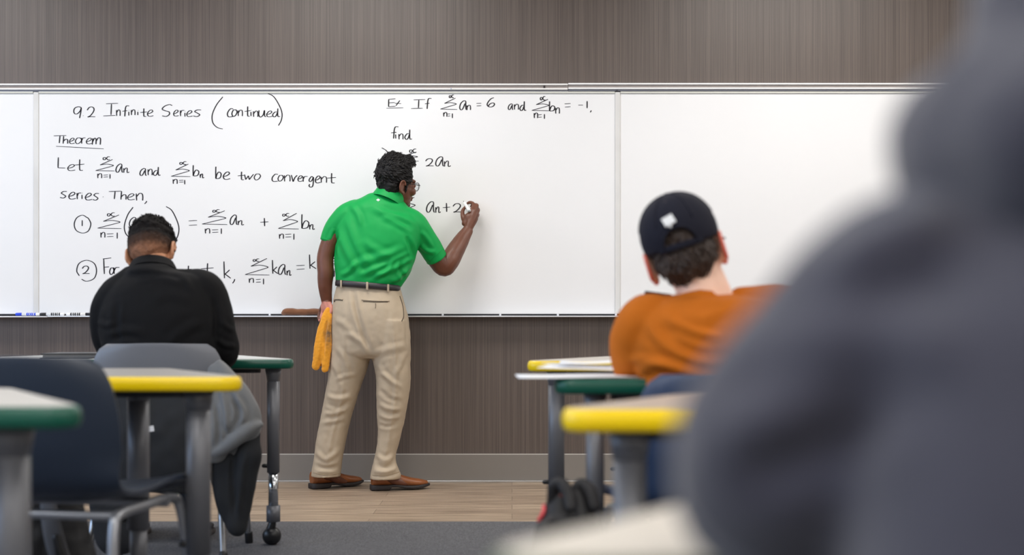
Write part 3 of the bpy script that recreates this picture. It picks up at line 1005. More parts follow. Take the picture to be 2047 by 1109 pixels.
# left arm hanging, holding the cloth
lW = P(653, 602, 7.03)
body.tube([P(688, 432, 7.04), P(668, 468, 7.04), P(651, 510, 7.03), P(651, 545, 7.02), P(650, 572, 7.02), lW],
          [.055, .050, .0425, .0415, .036, .0275], depth=[1, 1, 1, 1, .9, .75], n=6)
lK = [P(641, 622, 7.06), P(645, 626, 7.03), P(653, 627, 7.0), P(659, 625, 6.98)]
fl = []
for i, (q, tip) in enumerate(zip(lK, [(639, 641, 7.035), (645, 638, 7.0), (654, 636, 6.975), (659, 633, 6.965)])):
    tp = P(*tip)
    fl.append(((1.05, 1.05, 1.0, .85)[i], [q, q.lerp(tp, .5) + Vector((-.006 if i < 2 else .002, .004 if i == 0 else -.002, -.006)), tp]))
hand_shapes(body, lW, lK, -1, fl, [P(658, 607, 7.0), P(662, 615, 6.985), P(661, 624, 6.972), P(657, 629, 6.968)], pr=.021)
# right arm raised to the board
rE = P(886, 534, 7.15)
rW = P(934, 462, 7.235)
body.tube([P(826, 446, 7.06), P(848, 478, 7.08), P(868, 512, 7.12), P(882, 530, 7.145)], [.050, .048, .048, .049], n=6)
body.tube([P(868, 512, 7.12), rE, P(897, 524, 7.155), P(912, 498, 7.19), P(925, 476, 7.22), rW], [.048, .047, .050, .0465, .0375, .030], depth=[1, 1, 1, .95, .85, .75], n=6)
rK = [P(943, 419, 7.258), P(949.5, 420.5, 7.254), P(953, 428, 7.256), P(952, 437, 7.260)]
body.ell(P(939, 438, 7.252), (.034, .020, .036), Matrix.Rotation(math.radians(12), 3, 'Y'))
body.tube([P(929, 446, 7.250), P(933, 434, 7.252), P(941, 424, 7.256)], [.017, .014, .011], n=4, seg=14)
fr_ = [(1.0, [rK[0], P(946.5, 407.5, 7.278), P(939, 404.5, 7.293), P(934.5, 406.5, 7.300)]),
       (1.0, [rK[1], P(954, 411, 7.274), P(950, 409, 7.294), P(942, 412, 7.304)]),
       (.98, [rK[2], P(956.5, 419, 7.276), P(953, 417, 7.300), P(945, 419, 7.312)]),
       (.86, [rK[3], P(956, 429, 7.280), P(953, 428, 7.302), P(946, 429, 7.315)])]
hand_shapes(body, rW, rK, 1, fr_, [P(930, 446, 7.248), P(925.5, 434, 7.258), P(925, 421.5, 7.276), P(931, 412.5, 7.290)], pr=.0205)
tb = skin('body', body, .0038, skin_dark, teacher, iters=3, nz=[(.0012, 30)])
eyes(tC, tM, tk, teacher)
# the paler palm of the lowered hand
tb.data.materials.append(mat('paler_palm_skin', (196, 128, 112), 0.5, var=.08, vscale=40, sss=.06))
pc = P(650, 618, 7.0)
for f in tb.data.polygons:
    if f.normal.y < -.1 and abs(f.center.x - pc.x) < .05 and 0 < P(0, 603, 7.0).z - f.center.z < .11 and f.center.y < P(0, 0, 7.035).y:
        f.material_index = 1

# --- hair
def THp(x, y, z): return tC + tM @ Vector((x * tk, y * tk, z * tk))
hm = MB()
hm.ell(THp(0, -.025, .054), (.087 * tk, .098 * tk, .104 * tk), tM)
hm.ell(THp(0, .024, .116), (.068 * tk, .062 * tk, .038 * tk), tM)
hm.ell(THp(0, -.054, -.004), (.068 * tk, .054 * tk, .062 * tk), tM)
hm.ell(THp(.030, -.046, -.016), (.044 * tk, .050 * tk, .052 * tk), tM)
for s in (-1, 1):
    hm.ell(THp(s * .066, .004, .034), (.018 * tk, .040 * tk, .042 * tk), tM)
    hm.tube([THp(s * .074, .022, .02), THp(s * .0745, .014, -.012), THp(s * .072, .012, -.034)], [.012, .009, .004], n=3, seg=10)
hair = skin('hair', hm, .004, hair_black, teacher, iters=3, nz=[(.005, 34), (.0035, 80)])
tf = MB()
hair_tufts(tf, hair, 1300, .022, .0046, lambda p, n: (p - tC).z > .0 and n.z > -.35 and n.y < .6, lambda p, n: Vector((.75, .3, .1)) + Vector((0, 0, .3)) * (1 if n.z > .3 else -1.2), 3, .32)
hair_tufts(tf, hair, 420, .012, .003, lambda p, n: (p - tC).z < .03, lambda p, n: Vector((.1, 0, -1)), 4, .15)
link('hair_locks', tf, hair_black, hair)

# --- spectacles
gl = thing('x', (0, 0, 0), 'x', 'x')
bpy.data.objects.remove(gl)
dark_frame = mat('spectacle_frame', (36, 26, 24), 0.3)
g = MB()
for s in (-1, 1):
    g.tube([THp(s * .080, -.012, .002), THp(s * .079, .04, .003), THp(s * .067, .100, .003)], .0022, n=5, seg=8)
    g.tube([THp(s * .080, -.012, .002), THp(s * .081, -.026, -.008)], .0022, n=2, seg=8)
    ring = [THp(s * (.036 + .029 * math.cos(a)), .106 - .010 * abs(math.cos(a)), -.004 + .021 * math.sin(a)) for a in [2 * math.pi * i / 18 for i in range(19)]]
    g.tube(ring, .0018, n=2, seg=8, round_ends=False)
g.tube([THp(-.008, .106, .002), THp(0, .110, .004), THp(.008, .106, .002)], .002, n=3, seg=8)
sp = link('spectacles', g, dark_frame, teacher)
for s in (-1, 1):
    link('lens', MB().ell(THp(s * .036, .1035, -.004), (.028, .0012, .020), tM), lens_glass, sp)

# --- polo shirt
sh = MB()
sh.levels([(386, 738, 786, 7.05, .045), (394, 724, 798, 7.05, .066), (403, 704, 808, 7.048, .083), (414, 690, 817, 7.045, .099), (430, 679, 832, 7.045, .112), (450, 672, 842, 7.04, .122),
           (475, 669, 842, 7.035, .130), (500, 668, 835, 7.03, .133), (525, 668, 828, 7.025, .130), (547, 670, 818, 7.02, .126), (562, 671, 804, 7.02, .122), (570, 674, 798, 7.02, .116), (577, 680, 792, 7.02, .104)],
          n=4, e=2.25, seg=56, tilt=0.0)
# a fuller right flank hanging over the belt
sh.tube([P(812, 500, 7.03), P(806, 535, 7.03), P(790, 566, 7.03)], [.045, .045, .035], depth=1.6, n=4)
sh.tube([P(795, 556, 7.02), P(740, 560, 6.935), P(690, 553, 6.98)], [.018, .02, .018], n=4)
sh.tube([P(712, 424, 7.05), P(690, 436, 7.045), P(668, 458, 7.04), P(653.5, 485, 7.035)], [.066, .066, .052, .0385], depth=[1.2, 1.15, 1.1, 1.1], n=6, flat_tip=True)
sh.tube([P(800, 436, 7.05), P(826, 448, 7.062), P(852, 482, 7.09), P(874, 518, 7.125)], [.070, .068, .061, .0555], depth=[1.2, 1.15, 1.1, 1.1], n=6, flat_tip=True)
sf = [
    ([(832, 514), (806, 526), (772, 543), (742, 556)], .008, 5), ([(826, 505), (790, 520), (752, 538), (716, 550)], .006, 5.5),
    ([(815, 494), (775, 510), (735, 520), (700, 536)], .005, 7), ([(829, 524), (812, 540), (795, 556), (776, 562)], .007, 4.5),
    ([(742, 415), (775, 428), (806, 436), (832, 450)], .005, 6), ([(760, 432), (790, 444), (820, 462)], .0045, 5),
    ([(676, 440), (684, 480), (702, 520), (722, 556)], .005, 7), ([(690, 430), (704, 470), (728, 516), (760, 552)], .0045, 8),
    ([(812, 470), (824, 500), (830, 520)], -.006, 4), ([(838, 486), (852, 500), (872, 506)], .005, 4.5), ([(826, 520), (846, 524), (860, 528)], -.004, 3.5),
    ([(840, 460), (856, 480), (866, 500)], .004, 4), ([(668, 455), (663, 470), (658, 482)], .004, 4), ([(676, 470), (668, 490), (670, 520)], -.006, 3.5),
    ([(720, 478), (750, 500), (790, 515)], .004, 7), ([(680, 552), (700, 540), (716, 520)], .005, 4.5), ([(786, 520), (775, 540), (752, 552)], .005, 4),
    ([(700, 408), (716, 430), (722, 455)], .004, 5), ([(810, 560), (800, 540), (804, 520)], -.006, 4),
]
green = mat('green_polo_fabric', (0, 158, 74), 0.55, var=0.03, vscale=14, bump=0.05, bscale=600, spec=0.28)
shirt = skin('polo_shirt', sh, .0055, green, teacher, iters=4, folds=[(a_, b_ * 1.45, c_) for a_, b_, c_ in sf], nz=[(.0030, (10, 10, 7)), (.0012, 26)])
sb = bvh_of(shirt)
# collar: a folded band round the neck, lower on the right
cm = MB()
cc = P(779, 393, 7.05)
ct = Matrix.Rotation(math.radians(23), 3, 'Y') @ Matrix.Rotation(math.radians(-14), 3, 'X')
secs = []
for rr, zz in ((.086, -.034), (.083, -.016), (.077, .010), (.073, .022), (.069, .021), (.067, .008), (.068, -.03)):
    secs.append((cc + ct @ Vector((0, 0, zz)), ct @ Vector((rr, 0, 0)), ct @ Vector((0, rr * 1.05, 0))))
cm.loft(secs, 44, cap=False)
link('collar', cm, green, shirt)
l, nn = hit(sb, 756, 400)
lg = MB()
for dx, dy in ((0, 0), (-3, 0), (3, 0), (0, -1.6), (0, 1.6)):
    q, n2 = hit(sb, 756 + dx * .75, 400 + dy)
    if q is not None:
        lg.ell(q + n2 * .001, (.004, .0018, .0032))
link('collar_logo', lg, mat('white_thread', (244, 246, 244), .6), shirt)
for pts in ([(640, 478), (653, 482.5), (666, 486)], [(888, 499), (872, 515), (857, 529)]):
    strip_on(sb, 'sleeve_hem', [(p[0] + (1.5 if pts[0][0] < 700 else -3), p[1] - 3) for p in pts], .003, green, shirt)

# --- trousers
khaki = mat('khaki_cotton', (182, 165, 142), 0.75, var=0.05, vscale=16, bump=0.06, bscale=500)
tr = MB()
tr.levels([(571, 673, 798, 7.02, .106), (585, 669.5, 802, 7.02, .116), (605, 666.5, 808, 7.015, .128), (630, 664, 815, 7.01, .138), (660, 662.5, 819.5, 7.01, .14), (690, 661.5, 821, 7.01, .134), (706, 661, 821, 7.01, .122), (716, 668, 818, 7.01, .09)],
          n=4, e=2.3, seg=56)
tr.levels([(640, 666, 738, 7.02, .12), (690, 661, 741, 7.02, .122), (720, 659.5, 738, 7.02, .115), (760, 655, 726, 7.025, .102), (800, 648, 713, 7.03, .09), (840, 640.5, 700, 7.035, .080), (880, 632.5, 692, 7.04, .075), (915, 627.5, 685, 7.045, .077), (938, 623, 682, 7.05, .08), (951, 621, 681.5, 7.05, .083)],
          n=4, e=2.1, seg=40)
tr.levels([(640, 742, 816, 7.0, .12), (690, 739, 821, 7.0, .122), (725, 746, 820.5, 7.0, .113), (760, 752, 820.5, 6.995, .103), (800, 752.5, 816, 6.995, .094), (840, 754.5, 809, 7.0, .082), (875, 755, 800, 7.005, .075), (910, 750, 791.5, 7.005, .075), (932, 744.5, 795, 7.0, .08), (948, 740.5, 801, 7.0, .088), (956, 739.5, 799, 7.0, .09)],
          n=4, e=2.1, seg=40)
tfd = [
    ([(706, 578), (712, 618), (724, 660), (741, 712)], -.010, 4.5), ([(741, 712), (727, 690), (706, 672), (684, 668)], .005, 5),
    ([(744, 712), (770, 700), (796, 694), (812, 690)], .004, 6), ([(668, 640), (690, 650), (720, 690)], .005, 6),
    ([(652, 790), (676, 797), (706, 790)], .006, 4.5), ([(650, 806), (676, 813), (702, 803)], -.005, 4), ([(646, 826), (670, 826), (698, 816)], .005, 4), ([(642, 846), (664, 842), (692, 836)], .004, 4),
    ([(756, 742), (776, 756), (806, 778)], .006, 4.5), ([(756, 776), (778, 796), (806, 804)], -.005, 4.5), ([(756, 806), (776, 816), (804, 818)], .006, 4.5), ([(757, 828), (778, 836), (802, 832)], .005, 4), ([(757, 848), (774, 852), (798, 846)], -.004, 3.5),
    ([(752, 724), (768, 745), (786, 770), (796, 790)], .004, 4),
    ([(630, 900), (652, 918), (680, 896)], .006, 4.5), ([(628, 928), (652, 936), (678, 930)], -.005, 4), ([(626, 945), (650, 942), (676, 944)], .003, 4),
    ([(752, 908), (770, 920), (790, 908)], .007, 4.5), ([(747, 926), (770, 934), (792, 924)], -.007, 4), ([(744, 940), (768, 944), (796, 936)], .007, 4.5),
    ([(690, 600), (687, 700), (684, 790), (664, 870), (652, 940)], .0028, 3.5), ([(780, 610), (790, 700), (790, 790), (778, 870), (768, 930)], .0028, 3.5),
    ([(806, 600), (812, 640), (814, 690)], -.005, 3), ([(671, 690), (690, 720), (696, 760)], .005, 5), ([(664, 720), (676, 750), (680, 780)], .004, 4),
    ([(812, 700), (800, 730), (790, 752)], .004, 5), ([(668, 760), (690, 752), (714, 748)], .003, 4),
]
trousers = skin('trousers', tr, .0052, khaki, teacher, iters=3, folds=tfd, nz=[(.0030, (14, 14, 10)), (.0014, 40)])
pb = bvh_of(trousers)
dark_seam = mat('pocket_shadow_fabric', (84, 72, 58), 0.8)
strip_on(pb, 'pocket_welt', [(723, 599), (750, 601), (778, 601.5)], .006, khaki, trousers, off=.002, thick=.0025)
strip_on(pb, 'pocket_opening', [(726, 602.2), (750, 603.4), (775, 603.4)], .0045, dark_seam, trousers, off=.0012, thick=.001)
strip_on(pb, 'pocket_welt', [(668, 598), (676, 597.2), (686, 598.5)], .005, khaki, trousers, off=.002, thick=.0022)
strip_on(pb, 'pocket_opening', [(668.5, 600.2), (676, 599.6), (685, 600.6)], .003, dark_seam, trousers)
strip_on(pb, 'pocket_opening', [(799, 592), (805, 612), (806.5, 632), (803, 642)], .0045, dark_seam, trousers)
l, nn = hit(pb, 669.5, 602.5)
if l is not None:
    link('pocket_button', MB().ell(l + nn * .002, (.004, .003, .004)), mat('dark_button', (40, 34, 30), .4), trousers)
strip_on(pb, 'dart_seam', [(750.5, 606), (751, 611), (750.5, 616)], .0025, dark_seam, trousers)
for lv in ([(622, 943), (650, 948.5), (681, 945.5)], [(740.5, 949), (768, 950), (798, 943)]):
    strip_on(pb, 'leg_hem', lv, .0022, mat('khaki_stitch', (160, 141, 114), .8), trousers)

# --- belt
belt_m = mat('dark_leather_belt', (52, 48, 52), 0.45, bump=0.1, bscale=200)
bc = (P(735.5, 571, 7.02))
ring = []
bt = Matrix.Rotation(math.radians(5.0), 3, 'Y')
sec = []
for rr, zz in ((0, -.0145), (.004, -.0145), (.0055, 0), (.004, .0145), (0, .0145), (-.004, 0)):
    sec.append((bc + bt @ Vector((0, 0, zz)), bt @ Vector((.1585 + rr, 0, 0)), bt @ Vector((0, .120 + rr, 0)), 2.3))
sec.append(sec[0])
belt = link('belt', MB().loft(sec, 64, cap=False), belt_m, teacher)
bb = bvh_of(belt)
for x, y0, y1 in ((682.5, 560, 575.5), (734, 563.5, 579), (775.5, 568, 583.5)):
    l, nn = hit(bb, x, (y0 + y1) / 2)
    if l is not None:
        n2 = Vector((nn.x, nn.y, 0)).normalized()
        R = Matrix((n2.cross(Vector((0, 0, 1))), n2, Vector((0, 0, 1)))).transposed()
        link('belt_loop', MB().bbox(l + n2 * .0025, (.0055, .002, (y1 - y0) / 2 * 7 / F), .0012, R), khaki, trousers)

# --- shoes
tan_leather = mat('tan_leather', (138, 80, 42), 0.33, var=0.16, vscale=18, bump=0.08, bscale=120)
sole_m = mat('dark_rubber_sole', (44, 38, 38), 0.6)


def shoe(heel, yaw):
    """heel: ground point at the back of the heel; yaw: turn from +x towards the wall"""
    R = Matrix.Rotation(yaw, 3, 'Z')
    H = Vector(heel)
    def T(x, y, z): return H + R @ Vector((x, y, z))
    X, Y, Z = R @ Vector((1, 0, 0)), R @ Vector((0, 1, 0)), Vector((0, 0, 1))
    up = MB()
    prof = [(.004, .024, .026, .082), (.02, .034, .024, .088), (.06, .037, .024, .090), (.10, .037, .024, .088), (.13, .039, .022, .080), (.16, .043, .020, .068), (.19, .047, .018, .058), (.22, .047, .017, .051), (.25, .042, .018, .046), (.275, .030, .021, .040), (.292, .012, .024, .034)]
    secs = [(T(x, 0, (z0 + z1) / 2), Y * w, Z * ((z1 - z0) / 2 + .004), 2.4) for x, w, z0, z1 in prof]
    up.loft(secs, 28)
    uo = skin('shoe', up, .004, tan_leather, teacher, iters=2)
    so = MB()
    sp = [(.0, .027, .0), (.02, .037, .0), (.06, .040, .0), (.092, .040, .0), (.100, .039, .014), (.13, .041, .013), (.17, .046, .006), (.20, .0505, .003), (.23, .050, .003), (.26, .043, .006), (.285, .029, .012), (.302, .010, .016)]
    ss = []
    for x, w, z0 in sp:
        z1 = .028 if x < .14 else .022 if x < .26 else .026
        ss.append((T(x, 0, (z0 + z1) / 2), Y * w, Z * (z1 - z0) / 2, 6))
    link('sole', MB().loft(ss, 28), sole_m, uo)
    strip = MB()
    strip.tube([T(.135, -.034, .070), T(.142, 0, .088), T(.135, .034, .070)], .004, n=5, seg=8)
    link('instep_seam', strip, tan_leather, uo)
    return uo


hp = P(621, 978, 7.055)
shoe((hp.x, hp.y, .0015), math.radians(36))
hp = P(741, 980, 6.995)
shoe((hp.x, hp.y, .0015), math.radians(17))

# --- things he holds
mk = thing('marker', P(932, 408, 7.33), 'white dry-erase marker held in the teacher writing hand', 'marker', 'dry-erase markers')
tip, tail = P(926.5, 402, 7.343), P(938, 421, 7.232)
ax = (tail - tip).normalized()
white_pl = mat('white_plastic', (240, 240, 240), 0.35)
g = MB().tube([tip + ax * .018, tip + ax * .03, tail - ax * .012, tail], [.0055, .0088, .0088, .0086], n=1, seg=18, round_ends=False, smooth=False)
link('barrel', g, white_pl, mk)
link('end_plug', MB().tube([tail - ax * .001, tail + ax * .0015], [.0062, .0058], n=1, seg=16, round_ends=False), mat('plug_grey', (196, 200, 204), .4), mk)
link('nib', MB().tube([tip, tip + ax * .019], [.0018, .0032], n=1, seg=10, round_ends=False), ink, mk)

cl = MB()
cl.tube([P(655, 620, 6.975), P(651, 636, 6.965), P(645, 655, 6.96), P(640, 684, 6.957), P(635, 712, 6.955), P(631.5, 731, 6.955)], [.014, .022, .024, .027, .027, .022], depth=[.8, .6, .55, .5, .5, .5], n=5)
cl.tube([P(659, 622, 6.975), P(656, 640, 6.96), P(654, 665, 6.952), P(653.5, 700, 6.948), P(650, 737, 6.948)], [.013, .020, .022, .023, .0185], depth=[.8, .6, .5, .5, .5], n=5)
cl.tube([P(653, 650, 6.972), P(647, 690, 6.975), P(643, 726, 6.975)], [.018, .022, .016], depth=.4, n=4)


def cloth_mat():
    m = mat('yellow_cleaning_cloth', (232, 156, 32), 0.9, var=0.08, vscale=40, bump=0.25, bscale=350, sheen=0.3)
    nt = m.node_tree
    b = nt.nodes['Principled BSDF']
    src = b.inputs['Base Color'].links[0].from_socket
    tc = nt.nodes.new('ShaderNodeTexCoord')
    mp = nt.nodes.new('ShaderNodeMapping')
    c = P(657, 668, 6.94)
    mp.inputs['Location'].default_value = (-c.x / .035, -c.y / .08, -c.z / .10)
    mp.inputs['Scale'].default_value = (1 / .035, 1 / .08, 1 / .10)
    gr = nt.nodes.new('ShaderNodeTexGradient')
    gr.gradient_type = 'SPHERICAL'
    nt.links.new(tc.outputs['Object'], mp.inputs[0])
    nt.links.new(mp.outputs[0], gr.inputs[0])
    n = nt.nodes.new('ShaderNodeTexNoise')
    n.inputs['Scale'].default_value = 60
    nt.links.new(tc.outputs['Object'], n.inputs['Vector'])
    q = nt.nodes.new('ShaderNodeMath')
    q.operation = 'MULTIPLY'
    nt.links.new(gr.outputs['Fac'], q.inputs[0])
    nt.links.new(n.outputs['Fac'], q.inputs[1])
    r = nt.nodes.new('ShaderNodeMapRange')
    r.inputs[1].default_value = .05
    r.inputs[2].default_value = .5
    nt.links.new(q.outputs[0], r.inputs[0])
    mx = nt.nodes.new('ShaderNodeMixRGB')
    nt.links.new(r.outputs[0], mx.inputs[0])
    nt.links.new(src, mx.inputs[1])
    mx.inputs[2].default_value = lin(120, 92, 62)
    nt.links.new(mx.outputs[0], b.inputs['Base Color'])
    return m


tow = skin('cleaning_cloth', cl, .0035, cloth_mat(), None, iters=2, nz=[(.004, (40, 40, 12)), (.0015, 90)],
           folds=[([(656, 632), (650, 670), (646, 725)], -.006, 2.2), ([(646, 650), (640, 690), (634, 728)], .003, 2.5)])
tag(tow, 'yellow cleaning cloth hanging from the teacher lowered hand', 'cloth')

# ================================================================ student in black, bent over the table
DS = 5.0
stu = thing('person', (-1.22, CAMY + 4.98, 0), 'person in a black long-sleeved top bent over the green-edged table', 'person')
sC = P(305, 505, 5.08)
sM = frame_of(10, 44, -13)
sk = 0.96
b = MB()
head_shapes(b, sC, sM, sk, 1.05)
b.tube([P(312, 566, 5.0), P(308, 540, 5.02), P(304, 505, 5.06)], [.064, .058, .058], n=4)
b.levels([(552, 265, 405, 5.0, .06), (580, 235, 425, 5.0, .09), (640, 215, 425, 4.99, .10), (720, 222, 420, 4.98, .10), (800, 225, 420, 4.97, .11), (850, 225, 420, 4.97, .11)], seg=28)
b.tube([P(240, 595, 5.0), P(222, 650, 5.0), P(226, 706, 5.06), P(262, 722, 5.2), P(300, 716, 5.34)], [.045, .043, .040, .034, .026], n=5)
b.tube([P(415, 580, 5.0), P(436, 640, 5.0), P(447, 708, 5.04), P(415, 724, 5.18), P(372, 716, 5.30)], [.045, .043, .040, .034, .026], n=5)
for W, K0, sgn in ((P(300, 716, 5.34), P(310, 717, 5.42), 1), (P(372, 716, 5.30), P(358, 716, 5.38), -1)):
    Ks = [K0 + Vector((.02 * j * sgn, -.004 * abs(j), 0.004)) for j in (-1.5, -.5, .5, 1.5)]
    fs_ = [(1.0, [q, q + Vector((.004 * sgn, .028, .006)), q + Vector((.006 * sgn, .05, -.006))]) for q in Ks]
    hand_shapes(b, W, Ks, 1, fs_, [W.lerp(K0, .25), W.lerp(K0, .5) + Vector((.03 * sgn, 0, 0)), K0 + Vector((.05 * sgn, .012, -.004)), K0 + Vector((.05 * sgn, .03, -.006))], pr=.018)
for s in (-1, 1):
    b.tube([P(322 + s * 52, 846, 4.97), P(322 + s * 62, 850, 5.20), P(322 + s * 66, 848, 5.42), P(322 + s * 66, 900, 5.46), P(322 + s * 66, 985, 5.44), P(322 + s * 66, 1056, 5.43)], [.075, .066, .05, .046, .036, .032], n=5)
    b.tube([P(322 + s * 66, 1056, 5.43), P(322 + s * 68, 1064, 5.52), P(322 + s * 70, 1058, 5.62)], [.034, .03, .02], n=3)
sbody = skin('body', b, .0042, skin_tan, stu, iters=3, nz=[(.001, 30)])
eyes(sC, sM, sk, stu)


def SHp(x, y, z): return sC + sM @ Vector((x * sk, y * sk, z * sk))


def fade_hair():
    m = mat('faded_black_hair', (22, 19, 19), 0.8, bump=0.5, bscale=200, spec=0.12)
    nt = m.node_tree
    bs = nt.nodes['Principled BSDF']
    tc = nt.nodes.new('ShaderNodeTexCoord')
    vm = nt.nodes.new('ShaderNodeVectorMath')
    vm.operation = 'DOT_PRODUCT'
    up = sM @ Vector((0, -.25, 1)).normalized()
    base = SHp(0, -.09, -.064).dot(up)
    vm.inputs[1].default_value = up
    nt.links.new(tc.outputs['Object'], vm.inputs[0])
    n = nt.nodes.new('ShaderNodeTexNoise')
    n.inputs['Scale'].default_value = 90
    nt.links.new(tc.outputs['Object'], n.inputs['Vector'])
    ad = nt.nodes.new('ShaderNodeMath')
    ad.operation = 'MULTIPLY_ADD'
    ad.inputs[1].default_value = .022
    nt.links.new(n.outputs['Fac'], ad.inputs[0])
    nt.links.new(vm.outputs['Value'], ad.inputs[2])
    r = nt.nodes.new('ShaderNodeMapRange')
    r.inputs[1].default_value = base + .010
    r.inputs[2].default_value = base + .075
    nt.links.new(ad.outputs[0], r.inputs[0])
    cr = nt.nodes.new('ShaderNodeValToRGB')
    cr.color_ramp.elements[0].color = lin(150, 106, 82)
    cr.color_ramp.elements[1].color = lin(20, 17, 17)
    e = cr.color_ramp.elements.new(.4)
    e.color = lin(74, 54, 44)
    nt.links.new(r.outputs[0], cr.inputs['Fac'])
    nt.links.new(cr.outputs[0], bs.inputs['Base Color'])
    return m


h = MB()
h.ell(SHp(0, -.018, .042), (.084, .101, .098), sM)
h.ell(SHp(0, -.042, .0), (.0775, .075, .080), sM)
h.ell(SHp(0, .03, .085), (.068, .066, .045), sM)
h.ell(SHp(0, -.056, -.03), (.066, .050, .046), sM)
shair = skin('hair', h, .0042, fade_hair(), stu, iters=3, nz=[(.004, 46), (.002, 110)])
tf = MB()
hair_tufts(tf, shair, 1500, .013, .0042, lambda p, n: (sM.transposed() @ (p - sC)).z > .045, lambda p, n: Vector((math.sin(p.x * 190), math.cos(p.z * 170), math.sin(p.y * 210))), 11, .9)
link('hair_curls', tf, mat('matte_black_curls', (15, 13, 13), 0.8, spec=0.15), shair)

black_cloth = mat('black_jersey', (17, 17, 19), 0.85, var=0.06, vscale=12, bump=0.08, bscale=700, spec=0.2)
t = MB()
t.levels([(519, 277, 337, 5.03, .06), (529, 266, 346, 5.015, .082), (541, 256, 356, 5.005, .098), (552, 245, 410, 5.0, .092), (566, 226, 428, 5.0, .11), (590, 207, 440, 5.0, .128), (625, 200, 443, 4.99, .138), (660, 200, 442, 4.985, .138),
          (700, 206, 438, 4.98, .13), (740, 214, 434, 4.98, .125), (800, 218, 430, 4.97, .13), (850, 222, 425, 4.97, .125)], n=4, e=2.2, seg=56)
t.tube([P(262, 556, 5.01), P(236, 585, 5.0), P(212, 620, 5.0), P(212, 664, 5.02), P(226, 706, 5.07), P(262, 724, 5.2), P(296, 718, 5.32)], [.045, .062, .055, .052, .050, .046, .036], depth=[1.1, 1.2, 1.2, 1.1, 1, 1, 1], n=6)
t.tube([P(332, 556, 5.01), P(372, 556, 5.01), P(410, 572, 5.0), P(432, 615, 5.0), P(441, 660, 5.0), P(447, 706, 5.04), P(418, 724, 5.18), P(376, 718, 5.29)], [.030, .034, .058, .055, .054, .053, .046, .036], depth=[1.2, 1.2, 1.2, 1.2, 1.1, 1, 1, 1], n=6)
sff = [([(425, 590), (432, 640), (428, 690)], -.006, 6), ([(236, 600), (232, 650), (238, 690)], -.006, 6), ([(215, 670), (250, 660), (290, 664)], .004, 7), ([(212, 690), (250, 684), (280, 690)], .004, 6),
       ([(330, 690), (370, 660), (410, 640)], .004, 9), ([(300, 600), (340, 590), (390, 600)], .003, 9), ([(440, 640), (456, 655), (470, 660)], .004, 5), ([(430, 676), (452, 690), (472, 690)], .005, 5),
       ([(270, 560), (320, 556), (370, 566)], .003, 6), ([(196, 640), (212, 650), (232, 646)], .004, 5), ([(345, 540), (372, 560), (384, 590)], .003, 6)]
top = skin('long_sleeved_top', t, .006, black_cloth, stu, iters=5, folds=sff, nz=[(.003, (12, 12, 9)), (.0012, 30)])
# standing collar, folded over
cm = MB()
cc = P(305, 536, 5.03)
ct = Matrix.Rotation(math.radians(-6), 3, 'Y') @ Matrix.Rotation(math.radians(-26), 3, 'X')
secs = []
for rr, zz in ((.092, -.024), (.086, -.008), (.080, .006), (.076, .014), (.072, .012), (.070, .0), (.072, -.03)):
    secs.append((cc + ct @ Vector((0, 0, zz)), ct @ Vector((rr, 0, 0)), ct @ Vector((0, rr, 0))))
link('collar', MB().loft(secs, 40, cap=False), black_cloth, top)
jeans_b = mat('black_denim', (22, 23, 28), 0.85, var=0.1, vscale=20)
j = MB()
j.levels([(800, 226, 420, 4.97, .135), (850, 222, 424, 4.97, .14), (885, 232, 414, 4.97, .12)], n=3, e=2.4, seg=40)
for s in (-1, 1):
    j.tube([P(322 + s * 50, 848, 4.97), P(322 + s * 62, 852, 5.20), P(322 + s * 66, 852, 5.41), P(322 + s * 67, 905, 5.46), P(322 + s * 67, 985, 5.44), P(322 + s * 67, 1040, 5.43)], [.09, .085, .072, .068, .058, .056], n=5)
link_j = skin('jeans', j, .0065, jeans_b, stu, iters=4, nz=[(.004, 12)])


def trainer(par, ankle, d, m, ml):
    g = MB()
    X, Y, Z = Vector((1, 0, 0)), Vector((0, 1, 0)), Vector((0, 0, 1))
    secs = []
    for y, w, z0, z1 in ((-.06, .025, .022, .075), (-.045, .036, .02, .09), (0, .038, .02, .095), (.05, .040, .02, .082), (.10, .046, .02, .062), (.15, .047, .02, .050), (.19, .036, .02, .042), (.21, .016, .024, .036)):
        secs.append((Vector((ankle.x, ankle.y + y, (z0 + z1) / 2)), X * w, Z * (z1 - z0) / 2, 2.4))
    o = skin('trainer', g.loft(secs, 24), .005, m, par, iters=2)
    secs = []
    for y, w in ((-.066, .022), (-.05, .040), (0, .042), (.06, .045), (.12, .051), (.16, .050), (.20, .036), (.218, .012)):
        secs.append((Vector((ankle.x, ankle.y + y, .012)), X * w, Z * .0115, 6))
    link('sole', MB().loft(secs, 24), ml, o)


trainer_m = mat('dark_trainer', (36, 36, 40), 0.6)
rub = mat('pale_rubber', (150, 150, 150), 0.6)
for s in (-1, 1):
    trainer(stu, P(322 + s * 66, 1056, 5.43), 5.43, trainer_m, sole_m)

# ================================================================ student in the brown shirt and cap
BD = 3.30
br = thing('person', (0.47, CAMY + 3.32, 0), 'person in a brown shirt and dark cap, head tilted, facing the board', 'person')
hC = P(1366, 496, 3.34)
hM = frame_of(8, -4, -17)
hk = 1.02


def BHp(x, y, z): return hC + hM @ Vector((x * hk, y * hk, z * hk))


